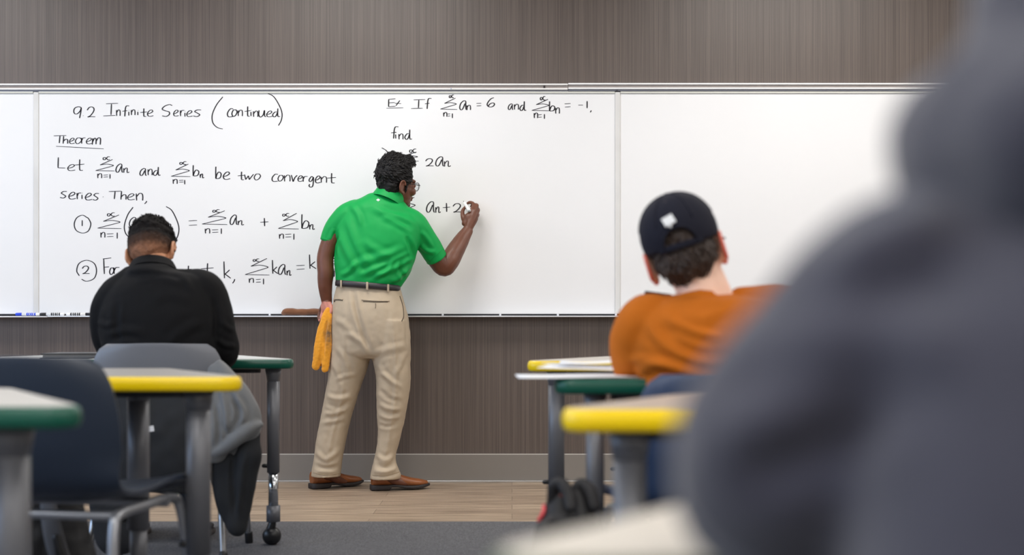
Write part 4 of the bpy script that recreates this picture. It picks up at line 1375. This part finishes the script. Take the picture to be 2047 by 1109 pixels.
b = MB()
head_shapes(b, hC, hM, hk, 1.05)
b.tube([P(1412, 620, 3.32), P(1404, 580, 3.32), P(1394, 545, 3.33), P(1380, 505, 3.34)], [.078, .064, .058, .058], n=4)
b.levels([(598, 1350, 1500, 3.31, .05), (620, 1290, 1590, 3.31, .09), (680, 1275, 1600, 3.30, .10), (760, 1290, 1590, 3.29, .10), (860, 1290, 1590, 3.28, .11), (950, 1290, 1590, 3.28, .11)], seg=28)
bl = [P(1282, 650, 3.31), P(1268, 700, 3.33), P(1282, 742, 3.42), P(1312, 690, 3.56), P(1322, 640, 3.64)]
b.tube(bl, [.050, .046, .042, .035, .027], n=5)
brr = [P(1590, 640, 3.31), P(1615, 700, 3.33), P(1600, 748, 3.42), P(1540, 735, 3.58), P(1500, 730, 3.66)]
b.tube(brr, [.050, .046, .042, .035, .027], n=5)
Wl = bl[-1]
Kl = [P(1318, 618, 3.69), P(1322, 622, 3.70), P(1325, 629, 3.70), P(1327, 636, 3.70)]
fl = [(1, [q, q + Vector((.004, .018, .018)), q + Vector((-.012, .012, .026))]) for q in Kl]
hand_shapes(b, Wl, Kl, -1, fl, [Wl.lerp(Kl[0], .3), P(1312, 622, 3.67), P(1308, 614, 3.675), P(1310, 608, 3.68)], pr=.018)
Wr = brr[-1]
Kr = [P(1468, 722, 3.72) + Vector((0, .02 * i - .03, -.003 * i)) for i in range(4)]
fl = [(1, [q, q + Vector((-.03, .008, .004)), q + Vector((-.05, .008, -.012))]) for q in Kr]
hand_shapes(b, Wr, Kr, 1, fl, [Wr.lerp(Kr[0], .3), Wr.lerp(Kr[0], .6) + Vector((0, -.035, 0)), Kr[0] + Vector((-.01, -.03, 0)), Kr[0] + Vector((-.03, -.025, -.004))], pr=.018)
for s in (-1, 1):
    b.tube([P(1440 + s * 70, 950, 3.28), P(1440 + s * 85, 960, 3.50), P(1440 + s * 92, 965, 3.72), P(1440 + s * 92, 1050, 3.76), P(1440 + s * 92, 1150, 3.74), P(1440 + s * 92, 1235, 3.73)], [.075, .066, .05, .046, .036, .032], n=5)
    b.tube([P(1440 + s * 92, 1235, 3.73), P(1440 + s * 92, 1246, 3.80), P(1440 + s * 92, 1244, 3.9)], [.034, .03, .02], n=3)
skin('body', b, .0042, skin_fair, br, iters=3, nz=[(.001, 30)])
eyes(hC, hM, hk, br)
# red of light passing through the ears, painted on added thin shells
ear_m = mat('backlit_ear_red', (214, 104, 84), 0.5, sss=0.2)
for s in (-1, 1):
    g = MB()
    R = Matrix.Rotation(s * math.radians(24), 3, 'Z')
    g.ell(BHp(s * .083, -.020, -.022), (.0075, .017, .028), hM @ R)
    g.tube([BHp(s * .089, -.020 + .019 * math.cos(math.radians(a)), -.019 + .030 * math.sin(math.radians(a))) for a in range(20, 300, 28)], .0052, n=3, seg=10, ref=hM @ Vector((1, 0, 0)))
    g.ell(BHp(s * .083, -.008, -.053), (.008, .011, .012), hM)
    link('ear', g, ear_m, br)
# hair
hair_br = mat('dark_brown_hair', (54, 40, 33), 0.5, var=.25, vscale=60, bump=0.4, bscale=220)
h = MB()
h.ell(BHp(0, -.016, .030), (.080, .100, .094), hM)
h.ell(BHp(0, -.048, -.018), (.072, .066, .062), hM)
h.ell(BHp(-.006, -.058, -.040), (.048, .040, .034), hM)
bh = skin('hair', h, .0042, hair_br, br, iters=2, nz=[(.004, 40), (.002, 90)])
tf = MB()
hair_tufts(tf, bh, 900, .022, .0040, lambda p, n: (hM.transposed() @ (p - hC)).z < .03 and (hM.transposed() @ (p - hC)).y < .03, lambda p, n: hM @ Vector((.15, -.1, -1)), 5, .45)
hair_tufts(tf, bh, 300, .02, .0040, lambda p, n: abs((hM.transposed() @ (p - hC)).x) < .05 and (hM.transposed() @ (p - hC)).y < -.06 and (hM.transposed() @ (p - hC)).z > 0, lambda p, n: hM @ Vector((.2, -.1, -1)), 6, .5)
link('hair_locks', tf, hair_br, bh)
# cap
cap_m = mat('navy_cap_cotton', (27, 28, 40), 0.85, var=0.05, vscale=20, bump=0.1, bscale=500, spec=0.2)
vs, fs = [], []
NU, NV = 72, 22
CR = (.0885, .1085, .100)
def cap_pt(ph, th):
    z = math.cos(th)
    q = math.sin(th)
    flat = 1 - .05 * max(0, z) ** 3
    return BHp(CR[0] * q * math.sin(ph), -.014 - CR[1] * q * math.cos(ph), .034 + CR[2] * z * flat)
hole = lambda ph, th: abs(ph) < .46 and th > 1.42 - 0.0 and (ph / .46) ** 2 + ((1.86 - th) / .46) ** 2 < 1
TH1 = 1.86
for i in range(NV + 1):
    for k in range(NU):
        ph = -math.pi + 2 * math.pi * k / NU
        lo = TH1 - .10 * (1 - math.cos(ph)) / 2
        vs.append(cap_pt(ph, max(.001, lo * i / NV)))
for i in range(NV):
    for k in range(NU):
        ph = -math.pi + 2 * math.pi * (k + .5) / NU
        th = TH1 * (i + .5) / NV
        if hole(ph, th):
            continue
        fs.append((i * NU + k, (i + 1) * NU + k, (i + 1) * NU + (k + 1) % NU, i * NU + (k + 1) % NU))
cap = link('cap', MB().add(vs, fs), cap_m, br)
md = cap.modifiers.new('thick', 'SOLIDIFY')
md.thickness, md.offset = .003, 1
g = MB()
g.tube([cap_pt(p, 1.82) + (cap_pt(p, 1.82) - hC).normalized() * .002 for p in [-.56 + 1.12 * i / 10 for i in range(11)]], .0075, depth=.3, n=2, seg=12, ref=hM @ Vector((0, -1, 0)))
link('adjustment_strap', g, cap_m, cap)
g = MB()
g.tube([cap_pt(a, b2) + (cap_pt(a, b2) - hC).normalized() * .003 for a, b2 in [(.47 * math.cos(math.radians(q)), 1.86 - .47 * math.sin(math.radians(q))) for q in range(0, 181, 15)]], .0035, n=2, seg=8)
link('opening_binding', g, cap_m, cap)
link('cap_button', MB().ell(BHp(0, -.014, .131), (.008, .008, .004), hM), cap_m, cap)
g = MB()
for k in range(6):
    a = math.pi * k / 3 + math.pi / 6
    g.tube([cap_pt(a, t_) + (cap_pt(a, t_) - hC).normalized() * .0032 for t_ in [.1 + 1.2 * i / 8 for i in range(9)]], .0022, n=2, seg=6, round_ends=False)
link('panel_seam', g, cap_m, cap)
pt = cap_pt(-.12, 1.22)
nn = (pt - hC).normalized()
rt = hM @ Vector((1, 0, 0))
upv = nn.cross(rt).normalized() * -1
R = Matrix((rt, nn, upv)).transposed() @ Matrix.Rotation(math.radians(14), 3, 'Y')
lgm = MB().bbox(pt + nn * .005, (.0135, .0022, .012), .001, R)
lgm.tube([pt + nn * .005 + upv * .010, pt + nn * .005 + upv * .018], [.006, .002], n=1, seg=8)
link('white_tag', lgm, mat('white_tag_cloth', (226, 228, 230), .6), cap, smooth=False)
vs, fs = [], []
for i in range(13):
    a = -.85 + 1.7 * i / 12
    for k in range(6):
        r = .98 + .62 * (k / 5) * (math.cos(a * .9) ** .5 if k else 1)
        vs.append(BHp(CR[0] * r * math.sin(a), -.014 + CR[1] * r * math.cos(a), .022 - .02 * (a / .85) ** 2 - .012 * k / 5))
fs = [(i * 6 + k, i * 6 + k + 1, (i + 1) * 6 + k + 1, (i + 1) * 6 + k) for i in range(12) for k in range(5)]
o = link('brim', MB().add(vs, fs), cap_m, cap)
md = o.modifiers.new('thick', 'SOLIDIFY')
md.thickness = .004
# shirt
brown = mat('ochre_brown_jersey', (182, 98, 20), 0.85, var=0.05, vscale=14, bump=0.08, bscale=600, spec=0.2)
t = MB()
t.levels([(588, 1348, 1466, 3.33, .07), (595, 1338, 1515, 3.32, .082), (602, 1312, 1570, 3.31, .098), (618, 1280, 1600, 3.31, .116), (640, 1262, 1615, 3.305, .132), (680, 1256, 1615, 3.30, .142), (720, 1262, 1606, 3.29, .138), (760, 1276, 1596, 3.285, .13), (850, 1286, 1590, 3.28, .135), (940, 1286, 1590, 3.28, .135)], n=4, e=2.2, seg=56)
t.tube([P(1335, 618, 3.32), P(1290, 632, 3.31), P(1266, 660, 3.31), P(1264, 705, 3.34), P(1284, 748, 3.42), P(1306, 712, 3.52)], [.035, .052, .052, .054, .056, .052], depth=[1.3, 1.4, 1.4, 1.2, 1, 1], n=6)
t.tube([P(1480, 596, 3.32), P(1560, 604, 3.31), P(1606, 640, 3.31), P(1622, 700, 3.34), P(1606, 752, 3.43), P(1560, 742, 3.54)], [.03, .045, .058, .056, .055, .05], depth=[1.3, 1.4, 1.4, 1.2, 1, 1], n=6)
bff = [([(1330, 626), (1360, 655), (1410, 672), (1450, 670)], .007, 9), ([(1345, 650), (1385, 672), (1430, 684)], -.006, 8), ([(1290, 640), (1330, 690), (1390, 720), (1440, 732)], .006, 10),
       ([(1262, 742), (1320, 728), (1390, 744), (1450, 756)], .007, 8), ([(1250, 720), (1300, 720), (1350, 735)], .005, 8), ([(1400, 640), (1440, 620), (1500, 610)], .004, 10), ([(1270, 760), (1330, 752), (1390, 762)], -.006, 7),
       ([(1350, 690), (1400, 706), (1460, 704)], -.005, 9)]
bs_ = skin('shirt', t, .0065, brown, br, iters=5, folds=bff, nz=[(.004, (11, 11, 8)), (.0012, 30)])
g = MB()
cc = P(1396, 596, 3.325)
ct = Matrix.Rotation(math.radians(-9), 3, 'Y') @ Matrix.Rotation(math.radians(-10), 3, 'X')
secs = []
for rr, zz in ((.078, -.014), (.075, .000), (.070, .008), (.066, .006), (.067, -.02)):
    secs.append((cc + ct @ Vector((0, 0, zz)), ct @ Vector((rr, 0, 0)), ct @ Vector((0, rr, 0))))
link('neckband', g.loft(secs, 40, cap=False), brown, bs_)
jeans = mat('dark_blue_denim', (40, 48, 70), 0.85, var=0.12, vscale=30)
j = MB()
j.levels([(890, 1288, 1588, 3.28, .14), (950, 1284, 1592, 3.28, .145), (1000, 1296, 1580, 3.28, .12)], n=3, e=2.4, seg=40)
for s in (-1, 1):
    j.tube([P(1440 + s * 68, 952, 3.28), P(1440 + s * 85, 962, 3.50), P(1440 + s * 92, 968, 3.71), P(1440 + s * 92, 1055, 3.76), P(1440 + s * 92, 1150, 3.74), P(1440 + s * 92, 1215, 3.73)], [.09, .085, .072, .066, .058, .055], n=5)
skin('jeans', j, .0065, jeans, br, iters=4, nz=[(.004, 12)])
for s in (-1, 1):
    trainer(br, P(1440 + s * 92, 1235, 3.73), 3.73, trainer_m, rub)
# the phone he holds
ph = thing('phone', P(1310, 603, 3.685), 'black phone held up in front of the student in the cap', 'phone')
R = Matrix.Rotation(math.radians(7), 3, 'Y') @ Matrix.Rotation(math.radians(35), 3, 'X')
link('phone_body', MB().bbox(P(1312, 611, 3.69), (.036, .0045, .016 + .02), .004, Matrix.Rotation(math.radians(97), 3, 'Y') @ Matrix.Rotation(math.radians(10), 3, 'Z')), mat('black_phone_case', (18, 18, 22), .3), ph)
link('screen', MB().box(P(1312, 611, 3.69) + Vector((0.0, -.0048, 0)), (.031, .0004, .030), Matrix.Rotation(math.radians(97), 3, 'Y') @ Matrix.Rotation(math.radians(10), 3, 'Z')), mat('dark_screen', (8, 8, 12), .08), ph, smooth=False)

# ================================================================ hooded student in the foreground
HD = 0.66
hd = thing('person', (0.34, CAMY + 0.6, 0), 'out-of-focus person in a dark grey hooded sweatshirt filling the right foreground', 'person')
def HP(px, py, dd=0.0): return P(px, py, HD + dd)
fC = Vector((0.355, CAMY + HD + .06, 1.12))
fM = frame_of(-6, 22, 0)
b = MB()
head_shapes(b, fC, fM, 1.0)
b.tube([fC + Vector((0, -.06, -.17)), fC + Vector((0, -.03, -.09)), fC + Vector((0, -.01, -.02))], [.07, .062, .06], n=4)
def body_lv(lv):
    return [(Vector((x, CAMY + HD + y, z)), Vector((w, 0, 0)), Vector((0, hdp, 0)), 2.2) for z, x, w, y, hdp in lv]
b.loft(body_lv([(.98, .330, .05, .02, .05), (.91, .330, .10, .01, .07), (.86, .330, .14, -.01, .09), (.74, .330, .14, -.06, .10), (.60, .330, .14, -.12, .10), (.50, .330, .15, -.15, .10)]), 28)
al = [Vector((.200, CAMY + HD - .01, .860)), Vector((.163, CAMY + HD, .820)), Vector((.138, CAMY + HD + .03, .772)), Vector((.20, CAMY + HD + .21, .757)), Vector((.26, CAMY + HD + .30, .747))]
ar = [Vector((.66 - v.x, v.y, v.z)) for v in al]
for arm, sg in ((al, 1), (ar, -1)):
    b.tube(arm, [.05, .046, .042, .034, .026], n=5)
    W = arm[-1]
    Ks = [W + Vector((sg * .05, .05 - .018 * i * 1.0, .004)) for i in range(4)]
    fl = [(1, [q, q + Vector((sg * .028, .014, .004)), q + Vector((sg * .048, .016, -.010))]) for q in Ks]
    hand_shapes(b, W, Ks, 1, fl, [W + Vector((sg * .01, -.02, 0)), W + Vector((sg * .035, -.035, .002)), W + Vector((sg * .055, -.036, 0)), W + Vector((sg * .07, -.03, -.005))], pr=.018)
for s in (-1, 1):
    x = .330 + s * .10
    b.tube([Vector((x - s * .02, CAMY + HD - .14, .50)), Vector((x, CAMY + HD + .2, .51)), Vector((x, CAMY + HD + .42, .50)), Vector((x, CAMY + HD + .45, .38)), Vector((x, CAMY + HD + .42, .2)), Vector((x, CAMY + HD + .41, .08))], [.075, .066, .05, .046, .036, .032], n=5)
    b.tube([Vector((x, CAMY + HD + .41, .08)), Vector((x, CAMY + HD + .5, .05)), Vector((x, CAMY + HD + .58, .045))], [.034, .03, .02], n=3)
skin('body', b, .005, skin_tan, hd, iters=3)
eyes(fC, fM, 1.0, hd)
h = MB()
h.ell(fC + fM @ Vector((0, -.020, .038)), (.087, .106, .10), fM)
h.ell(fC + fM @ Vector((0, -.05, -.03)), (.074, .06, .07), fM)
hh = skin('hair', h, .005, mat('dark_hair', (40, 36, 38), .6, bump=.4, bscale=200), hd, iters=3, nz=[(.005, 34)])
hood_m = mat('charcoal_fleece', (50, 50, 64), 0.9, var=0.06, vscale=16, bump=0.1, bscale=300, sheen=0.3)
t = MB()
t.loft(body_lv([(.965, .330, .09, .02, .06), (.93, .330, .132, .01, .085), (.908, .330, .150, .005, .10), (.885, .330, .168, 0, .115), (.85, .330, .185, -.02, .13), (.78, .330, .185, -.05, .14), (.68, .330, .18, -.10, .135), (.58, .330, .18, -.14, .135), (.48, .330, .18, -.15, .13)]), 56)
for arm in (al, ar):
    t.tube([arm[0].lerp(Vector((.330, arm[0].y, .89)), .45), arm[0], arm[1], arm[2] + Vector((0, 0, .004)), arm[3] + Vector((0, 0, .004)), arm[4]], [.030, .060, .063, .062, .054, .042], depth=[1.2, 1.2, 1.1, 1, 1, 1], n=6)
hff = [([(1500, 740), (1640, 690), (1800, 680), (1960, 720)], .006, 60), ([(1420, 880), (1560, 830), (1700, 760)], .006, 50), ([(1640, 560), (1760, 480), (1900, 440)], .006, 45), ([(1480, 960), (1650, 900), (1800, 820)], -.005, 40)]
sw = skin('hooded_sweatshirt', t, .007, hood_m, hd, iters=6, folds=hff, nz=[(.006, (9, 9, 9))])
g = MB()
cc = Vector((.330, CAMY + HD + .0, .955))
hs = []
for rr, zz, yy in ((.12, -.085, -.005), (.147, -.062, -.012), (.154, -.034, -.015), (.150, -.010, -.015), (.141, .010, -.01), (.120, .028, -.005), (.108, .06, .01), (.098, .10, .03), (.085, .11, .035), (.08, .05, .03)):
    hs.append((cc + Vector((0, yy, zz)), Vector((rr, 0, 0)), Vector((0, rr * .92, 0)), 2.1))
g.loft(hs, 48)
skin('hood', g, .006, hood_m, sw, iters=4, nz=[(.012, 12), (.005, 26)])
j = MB()
j.loft(body_lv([(.60, .330, .165, -.13, .13), (.50, .330, .18, -.15, .14), (.45, .330, .17, -.15, .12)]), 40)
for s in (-1, 1):
    x = .330 + s * .10
    j.tube([Vector((x - s * .02, CAMY + HD - .14, .51)), Vector((x, CAMY + HD + .2, .515)), Vector((x, CAMY + HD + .42, .50)), Vector((x, CAMY + HD + .45, .38)), Vector((x, CAMY + HD + .42, .2)), Vector((x, CAMY + HD + .41, .11))], [.09, .085, .07, .066, .058, .054], n=5)
skin('jeans', j, .008, jeans_b, hd, iters=4)
for s in (-1, 1):
    trainer(hd, Vector((.330 + s * .10, CAMY + HD + .41, .08)), 1, trainer_m, sole_m)

# ---------------------------------------------------------------- things on the tray and tables
def tray_marker(x0, x1, z, y, cap_left, rgb, label):
    """x0..x1 in photo pixels along the tray"""
    a, b_ = wx(x0), wx(x1)
    t = thing('marker', ((a + b_) / 2, y, z), label, 'marker', 'dry-erase markers')
    r = .0075
    L = b_ - a
    s = 1 if cap_left else -1
    st = a if cap_left else b_
    def X(k): return st + s * L * k
    cm = mat('marker_ink_%d_%d_%d' % rgb, rgb, .35)
    link('marker_cap', MB().tube([(X(0), y, z), (X(.03), y, z), (X(.26), y, z)], [r * .8, r * 1.02, r * 1.05], n=1, seg=16, round_ends=False, smooth=False), cm, t)
    link('barrel', MB().tube([(X(.26), y, z), (X(.97), y, z), (X(1), y, z)], [r, r, r * .85], n=1, seg=16, round_ends=False, smooth=False), white_pl, t)
    g = MB()
    for k in range(5):
        k0 = .46 + .08 * k
        g.tube([(X(k0), y, z), (X(k0 + (.05 if k % 2 else .06)), y, z)], r * 1.012, n=1, seg=16, round_ends=False)
    link('printed_band', g, cm, t)


zt = wz(632.3) + .0036 + .0078
tray_marker(37, 85, zt, -.062, True, (30, 70, 220), 'blue-capped marker on the tray at the joint left of the heading')
tray_marker(85.5, 133, zt, -.060, True, (26, 26, 32), 'black-capped marker on the tray, its cap touching the blue marker')
tray_marker(138, 190, zt, -.064, False, (26, 26, 32), 'black marker on the tray next to the student in black, its cap to the right')
er = MB()
er.tube([P(567, 625.5, 7.31), P(574, 622, 7.305), P(600, 623.5, 7.305), P(640, 623, 7.305), P(662, 623, 7.305)], [.012, .0185, .0165, .0175, .013], depth=1.3, n=5)
er = skin('rolled_cloth', er, .0035, mat('brown_felt', (132, 86, 58), .95, var=.08, vscale=40, bump=.2, bscale=300, sheen=.3), None, iters=2, nz=[(.003, 30)])
tag(er, 'brown felt cloth rolled up on the tray behind the teacher lowered hand', 'cloth')

# dark closed folder on the back table
zf = .7055
q = P(165, 714, 5.42)
t = thing('folder', (q.x, q.y, zf), 'thin black folder lying on the table left of the student in black', 'folder')
link('lower_cover', MB().bbox((q.x, q.y, zf + .002), (.13, .11, .002), .0015), mat('black_folder', (26, 26, 30), .4), t)
link('upper_cover', MB().bbox((q.x + .004, q.y, zf + .017), (.13, .11, .002), .0015), mat('black_folder', (26, 26, 30), .4), t)
link('paper_block', MB().box((q.x + .002, q.y + .002, zf + .0095), (.122, .104, .0055)), mat('grey_paper_edge', (120, 118, 116), .8), t, smooth=False)

# loose papers over the corner of the green-edged table in front of the cap student
paper = mat('white_paper', (236, 238, 242), .8)
rnd = random.Random(5)
zp = .7162
specs = [(1150, 752, 2, 'white sheet sticking out furthest over the green table corner'), (1195, 746, -9, 'white sheet lying across the middle of the loose papers'), (1205, 742, 14, 'white sheet with grey printing on top of the loose papers'), (1222, 738, -3, 'white sheet nearest the brown sleeve, under the printed one')]
for i, (px, py, a, lab) in enumerate(specs):
    d = (CAMZ - zp) * F / (py - HY)
    c = P(px, py, d)
    t_ = math.radians(a)
    nx, ny = 9, 9
    vs = []
    for iy in range(ny):
        for ix in range(nx):
            u, v = (ix / (nx - 1) - .5) * .28, (iy / (ny - 1) - .5) * .216
            x, y = c.x + u * math.cos(t_) - v * math.sin(t_), c.y + u * math.sin(t_) + v * math.cos(t_)
            lift = .006 * i + .008 * (1 + math.sin(u * 17 + i * 2)) * (.5 if i else .15) + (.012 * max(0, -u * 6) ** 2 if i == 1 else 0)
            vs.append((x, y, zp + .0006 + lift))
    fs = [(iy * nx + ix, iy * nx + ix + 1, (iy + 1) * nx + ix + 1, (iy + 1) * nx + ix) for iy in range(ny - 1) for ix in range(nx - 1)]
    o = link('paper_sheet', MB().add(vs, fs), paper, None)
    md = o.modifiers.new('thick', 'SOLIDIFY')
    md.thickness = .0008
    tag(o, lab, 'paper', 'loose papers on the green-edged table')
    if i == 2:
        g = MB()
        for k in range(9):
            v = -.085 + .02 * k
            w = .20 if k % 3 else .14
            q0 = [(-.12, v), (-.12 + w, v), (-.12 + w, v + .009), (-.12, v + .009)]
            for j in range(6):
                a0, a1 = -.12 + w * j / 6, -.12 + w * (j + .85) / 6
                ps = []
                for u, vv in ((a0, v), (a1, v), (a1, v + .009), (a0, v + .009)):
                    lift = .006 * i + .008 * (1 + math.sin(u * 17 + i * 2)) * .5
                    ps.append((c.x + u * math.cos(t_) - vv * math.sin(t_), c.y + u * math.sin(t_) + vv * math.cos(t_), zp + .0018 + lift))
                g.add(ps, [(0, 1, 2, 3)])
        link('printed_block', g, mat('grey_print', (120, 122, 140), .8), o, smooth=False)

# ---------------------------------------------------------------- jacket over the grey chair
jg = mat('grey_jacket_fabric', (98, 99, 100), .7, var=.06, vscale=18, bump=.1, bscale=500, sheen=.2)
jd = mat('dark_jacket_lining', (22, 24, 28), .85, var=.1, vscale=15)
jk = thing('jacket', (-1.2, CAMY + 4.78, .3), 'grey jacket hung over the chair of the student in black', 'jacket')
g = MB()
g.tube([P(438, 728, 4.80), P(452, 760, 4.77), P(468, 800, 4.74), P(474, 845, 4.73), P(466, 880, 4.74)], [.018, .042, .068, .085, .060], depth=[.7, .6, .5, .45, .4], n=6)
g.tube([P(430, 742, 4.79), P(440, 800, 4.75), P(440, 860, 4.73), P(430, 900, 4.73)], [.03, .055, .065, .045], depth=.5, n=6)
g.tube([P(522, 848, 4.71), P(500, 856, 4.70), P(474, 876, 4.70), P(446, 898, 4.71), P(424, 908, 4.72)], [.010, .020, .022, .020, .014], depth=.9, n=6)
jff = [([(442, 770), (452, 820), (456, 870)], .010, 5), ([(458, 780), (474, 820), (470, 860)], -.010, 4.5), ([(470, 790), (488, 820), (486, 850)], .009, 5), ([(430, 800), (436, 850), (436, 890)], -.008, 4)]
jb = skin('jacket_body', g, .0055, jg, jk, iters=4, folds=jff, nz=[(.004, 14)])
g = MB()
g.tube([P(508, 868, 4.74), P(498, 900, 4.74), P(490, 940, 4.75), P(482, 990, 4.76), P(474, 1050, 4.76)], [.022, .045, .048, .045, .036], depth=.7, n=6)
g.tube([P(452, 890, 4.76), P(450, 940, 4.77), P(456, 1000, 4.77), P(468, 1050, 4.77)], [.05, .055, .045, .030], depth=.7, n=6)
skin('sleeve', g, .006, jd, jk, iters=4, nz=[(.005, 14)], folds=[([(470, 900), (466, 960), (468, 1040)], -.008, 5), ([(490, 900), (484, 960), (476, 1030)], .006, 5)])
g = MB()
g.levels([(742, 216, 436, 4.82, .02), (790, 222, 444, 4.78, .035), (860, 215, 440, 4.75, .04), (940, 205, 425, 4.75, .04), (985, 200, 405, 4.76, .035)], n=4, e=2.6, seg=40)
g.tube([P(215, 900, 4.77), P(222, 980, 4.77), P(236, 1062, 4.77)], [.05, .075, .085], depth=.4, n=5)
skin('lining', g, .007, jd, jk, iters=4, nz=[(.01, (8, 8, 3)), (.004, 20)])
link('care_label', MB().bbox(P(300, 857, 4.66), (.013, .001, .0095), .0004, Matrix.Rotation(math.radians(-8), 3, 'Y')), mat('white_label', (214, 214, 216), .7), jk, smooth=False)

# ---------------------------------------------------------------- bags on the carpet
bag_m = mat('black_nylon', (26, 25, 28), .6, var=.1, vscale=25, bump=.15, bscale=300)
def backpack(bd, shapes, label, folds=None):
    t = thing('backpack', (bd[0], bd[1], 0), label, 'backpack', 'black backpacks on the carpet')
    g = MB()
    for s in shapes:
        g.tube(*s[0], **s[1])
    return t, skin('bag_body', g, .006, bag_m, t, iters=4, nz=[(.012, 9), (.004, 30)], folds=folds)


DBP = 3.12
def B_(px, py, dd=0): return P(px, py, DBP + dd)
t, bo = backpack((B_(1146, 0).x, CAMY + DBP), [(([B_(1128, 1320), B_(1126, 1180), B_(1124, 1060), B_(1124, 992)], [.058, .066, .054, .028]), dict(depth=1.2, n=5)), (([B_(1160, 1320), B_(1164, 1160), B_(1163, 1050), B_(1156, 985)], [.058, .066, .048, .026]), dict(depth=1.2, n=5)),
                                               (([B_(1102, 1300, -.06), B_(1096, 1150, -.06), B_(1096, 1062, -.05)], [.045, .05, .030]), dict(depth=1, n=5))],
                 'black backpack with a red patch standing below the yellow-edged tables')
for pts in ([B_(1104, 1000, -.02), B_(1108, 972, -.03), B_(1124, 968, -.04), B_(1136, 990, -.05), B_(1140, 1012, -.06)], [B_(1148, 988, -.02), B_(1160, 968, -.02), B_(1178, 980, -.03), B_(1188, 1010, -.04)]):
    link('carry_loop', MB().tube(pts, [.012, .014, .015, .014, .012][:len(pts)], depth=.6, n=5, seg=12), bag_m, t)
bbv = bvh_of(bo)
red = mat('red_reflective_patch', (226, 84, 88), .35)
strip_on(bbv, 'red_patch', [(1090, 1010), (1090, 1022), (1085, 1033), (1080, 1041)], .011, red, t, off=.004, thick=.004)
strip_on(bbv, 'red_zip', [(1120, 990), (1128, 994), (1136, 997)], .005, mat('dull_red_zip', (150, 50, 36), .5), t, off=.003, thick=.003)
DBP = 3.75
def C_(px, z, dd=0): return Vector(((px - CX) * (DBP + dd) / F, CAMY + DBP + dd, z))
t, bo = backpack((C_(95, 0).x, CAMY + DBP), [(([C_(70, .08), C_(72, .22), C_(78, .34)], [.095, .105, .08]), dict(depth=1.0, n=5)), (([C_(125, .08), C_(122, .22), C_(118, .33)], [.085, .09, .07]), dict(depth=1.0, n=5))],
                 'black backpack with a grey strap standing under the navy chair')
g = MB()
g.tube([C_(92, .41, -.09), C_(100, .34, -.125), C_(112, .27, -.135), C_(132, .20, -.13), C_(150, .15, -.12)], [.018, .024, .026, .024, .018], depth=.3, n=6, seg=14)
st = link('shoulder_strap', g, mat('grey_webbing', (92, 92, 96), .8), t)
g = MB()
g.tube([C_(112, .29, -.147), C_(120, .25, -.149), C_(130, .215, -.147)], [.010, .012, .010], depth=.4, n=4, seg=12)
link('strap_buckle', g, black_pl, st)
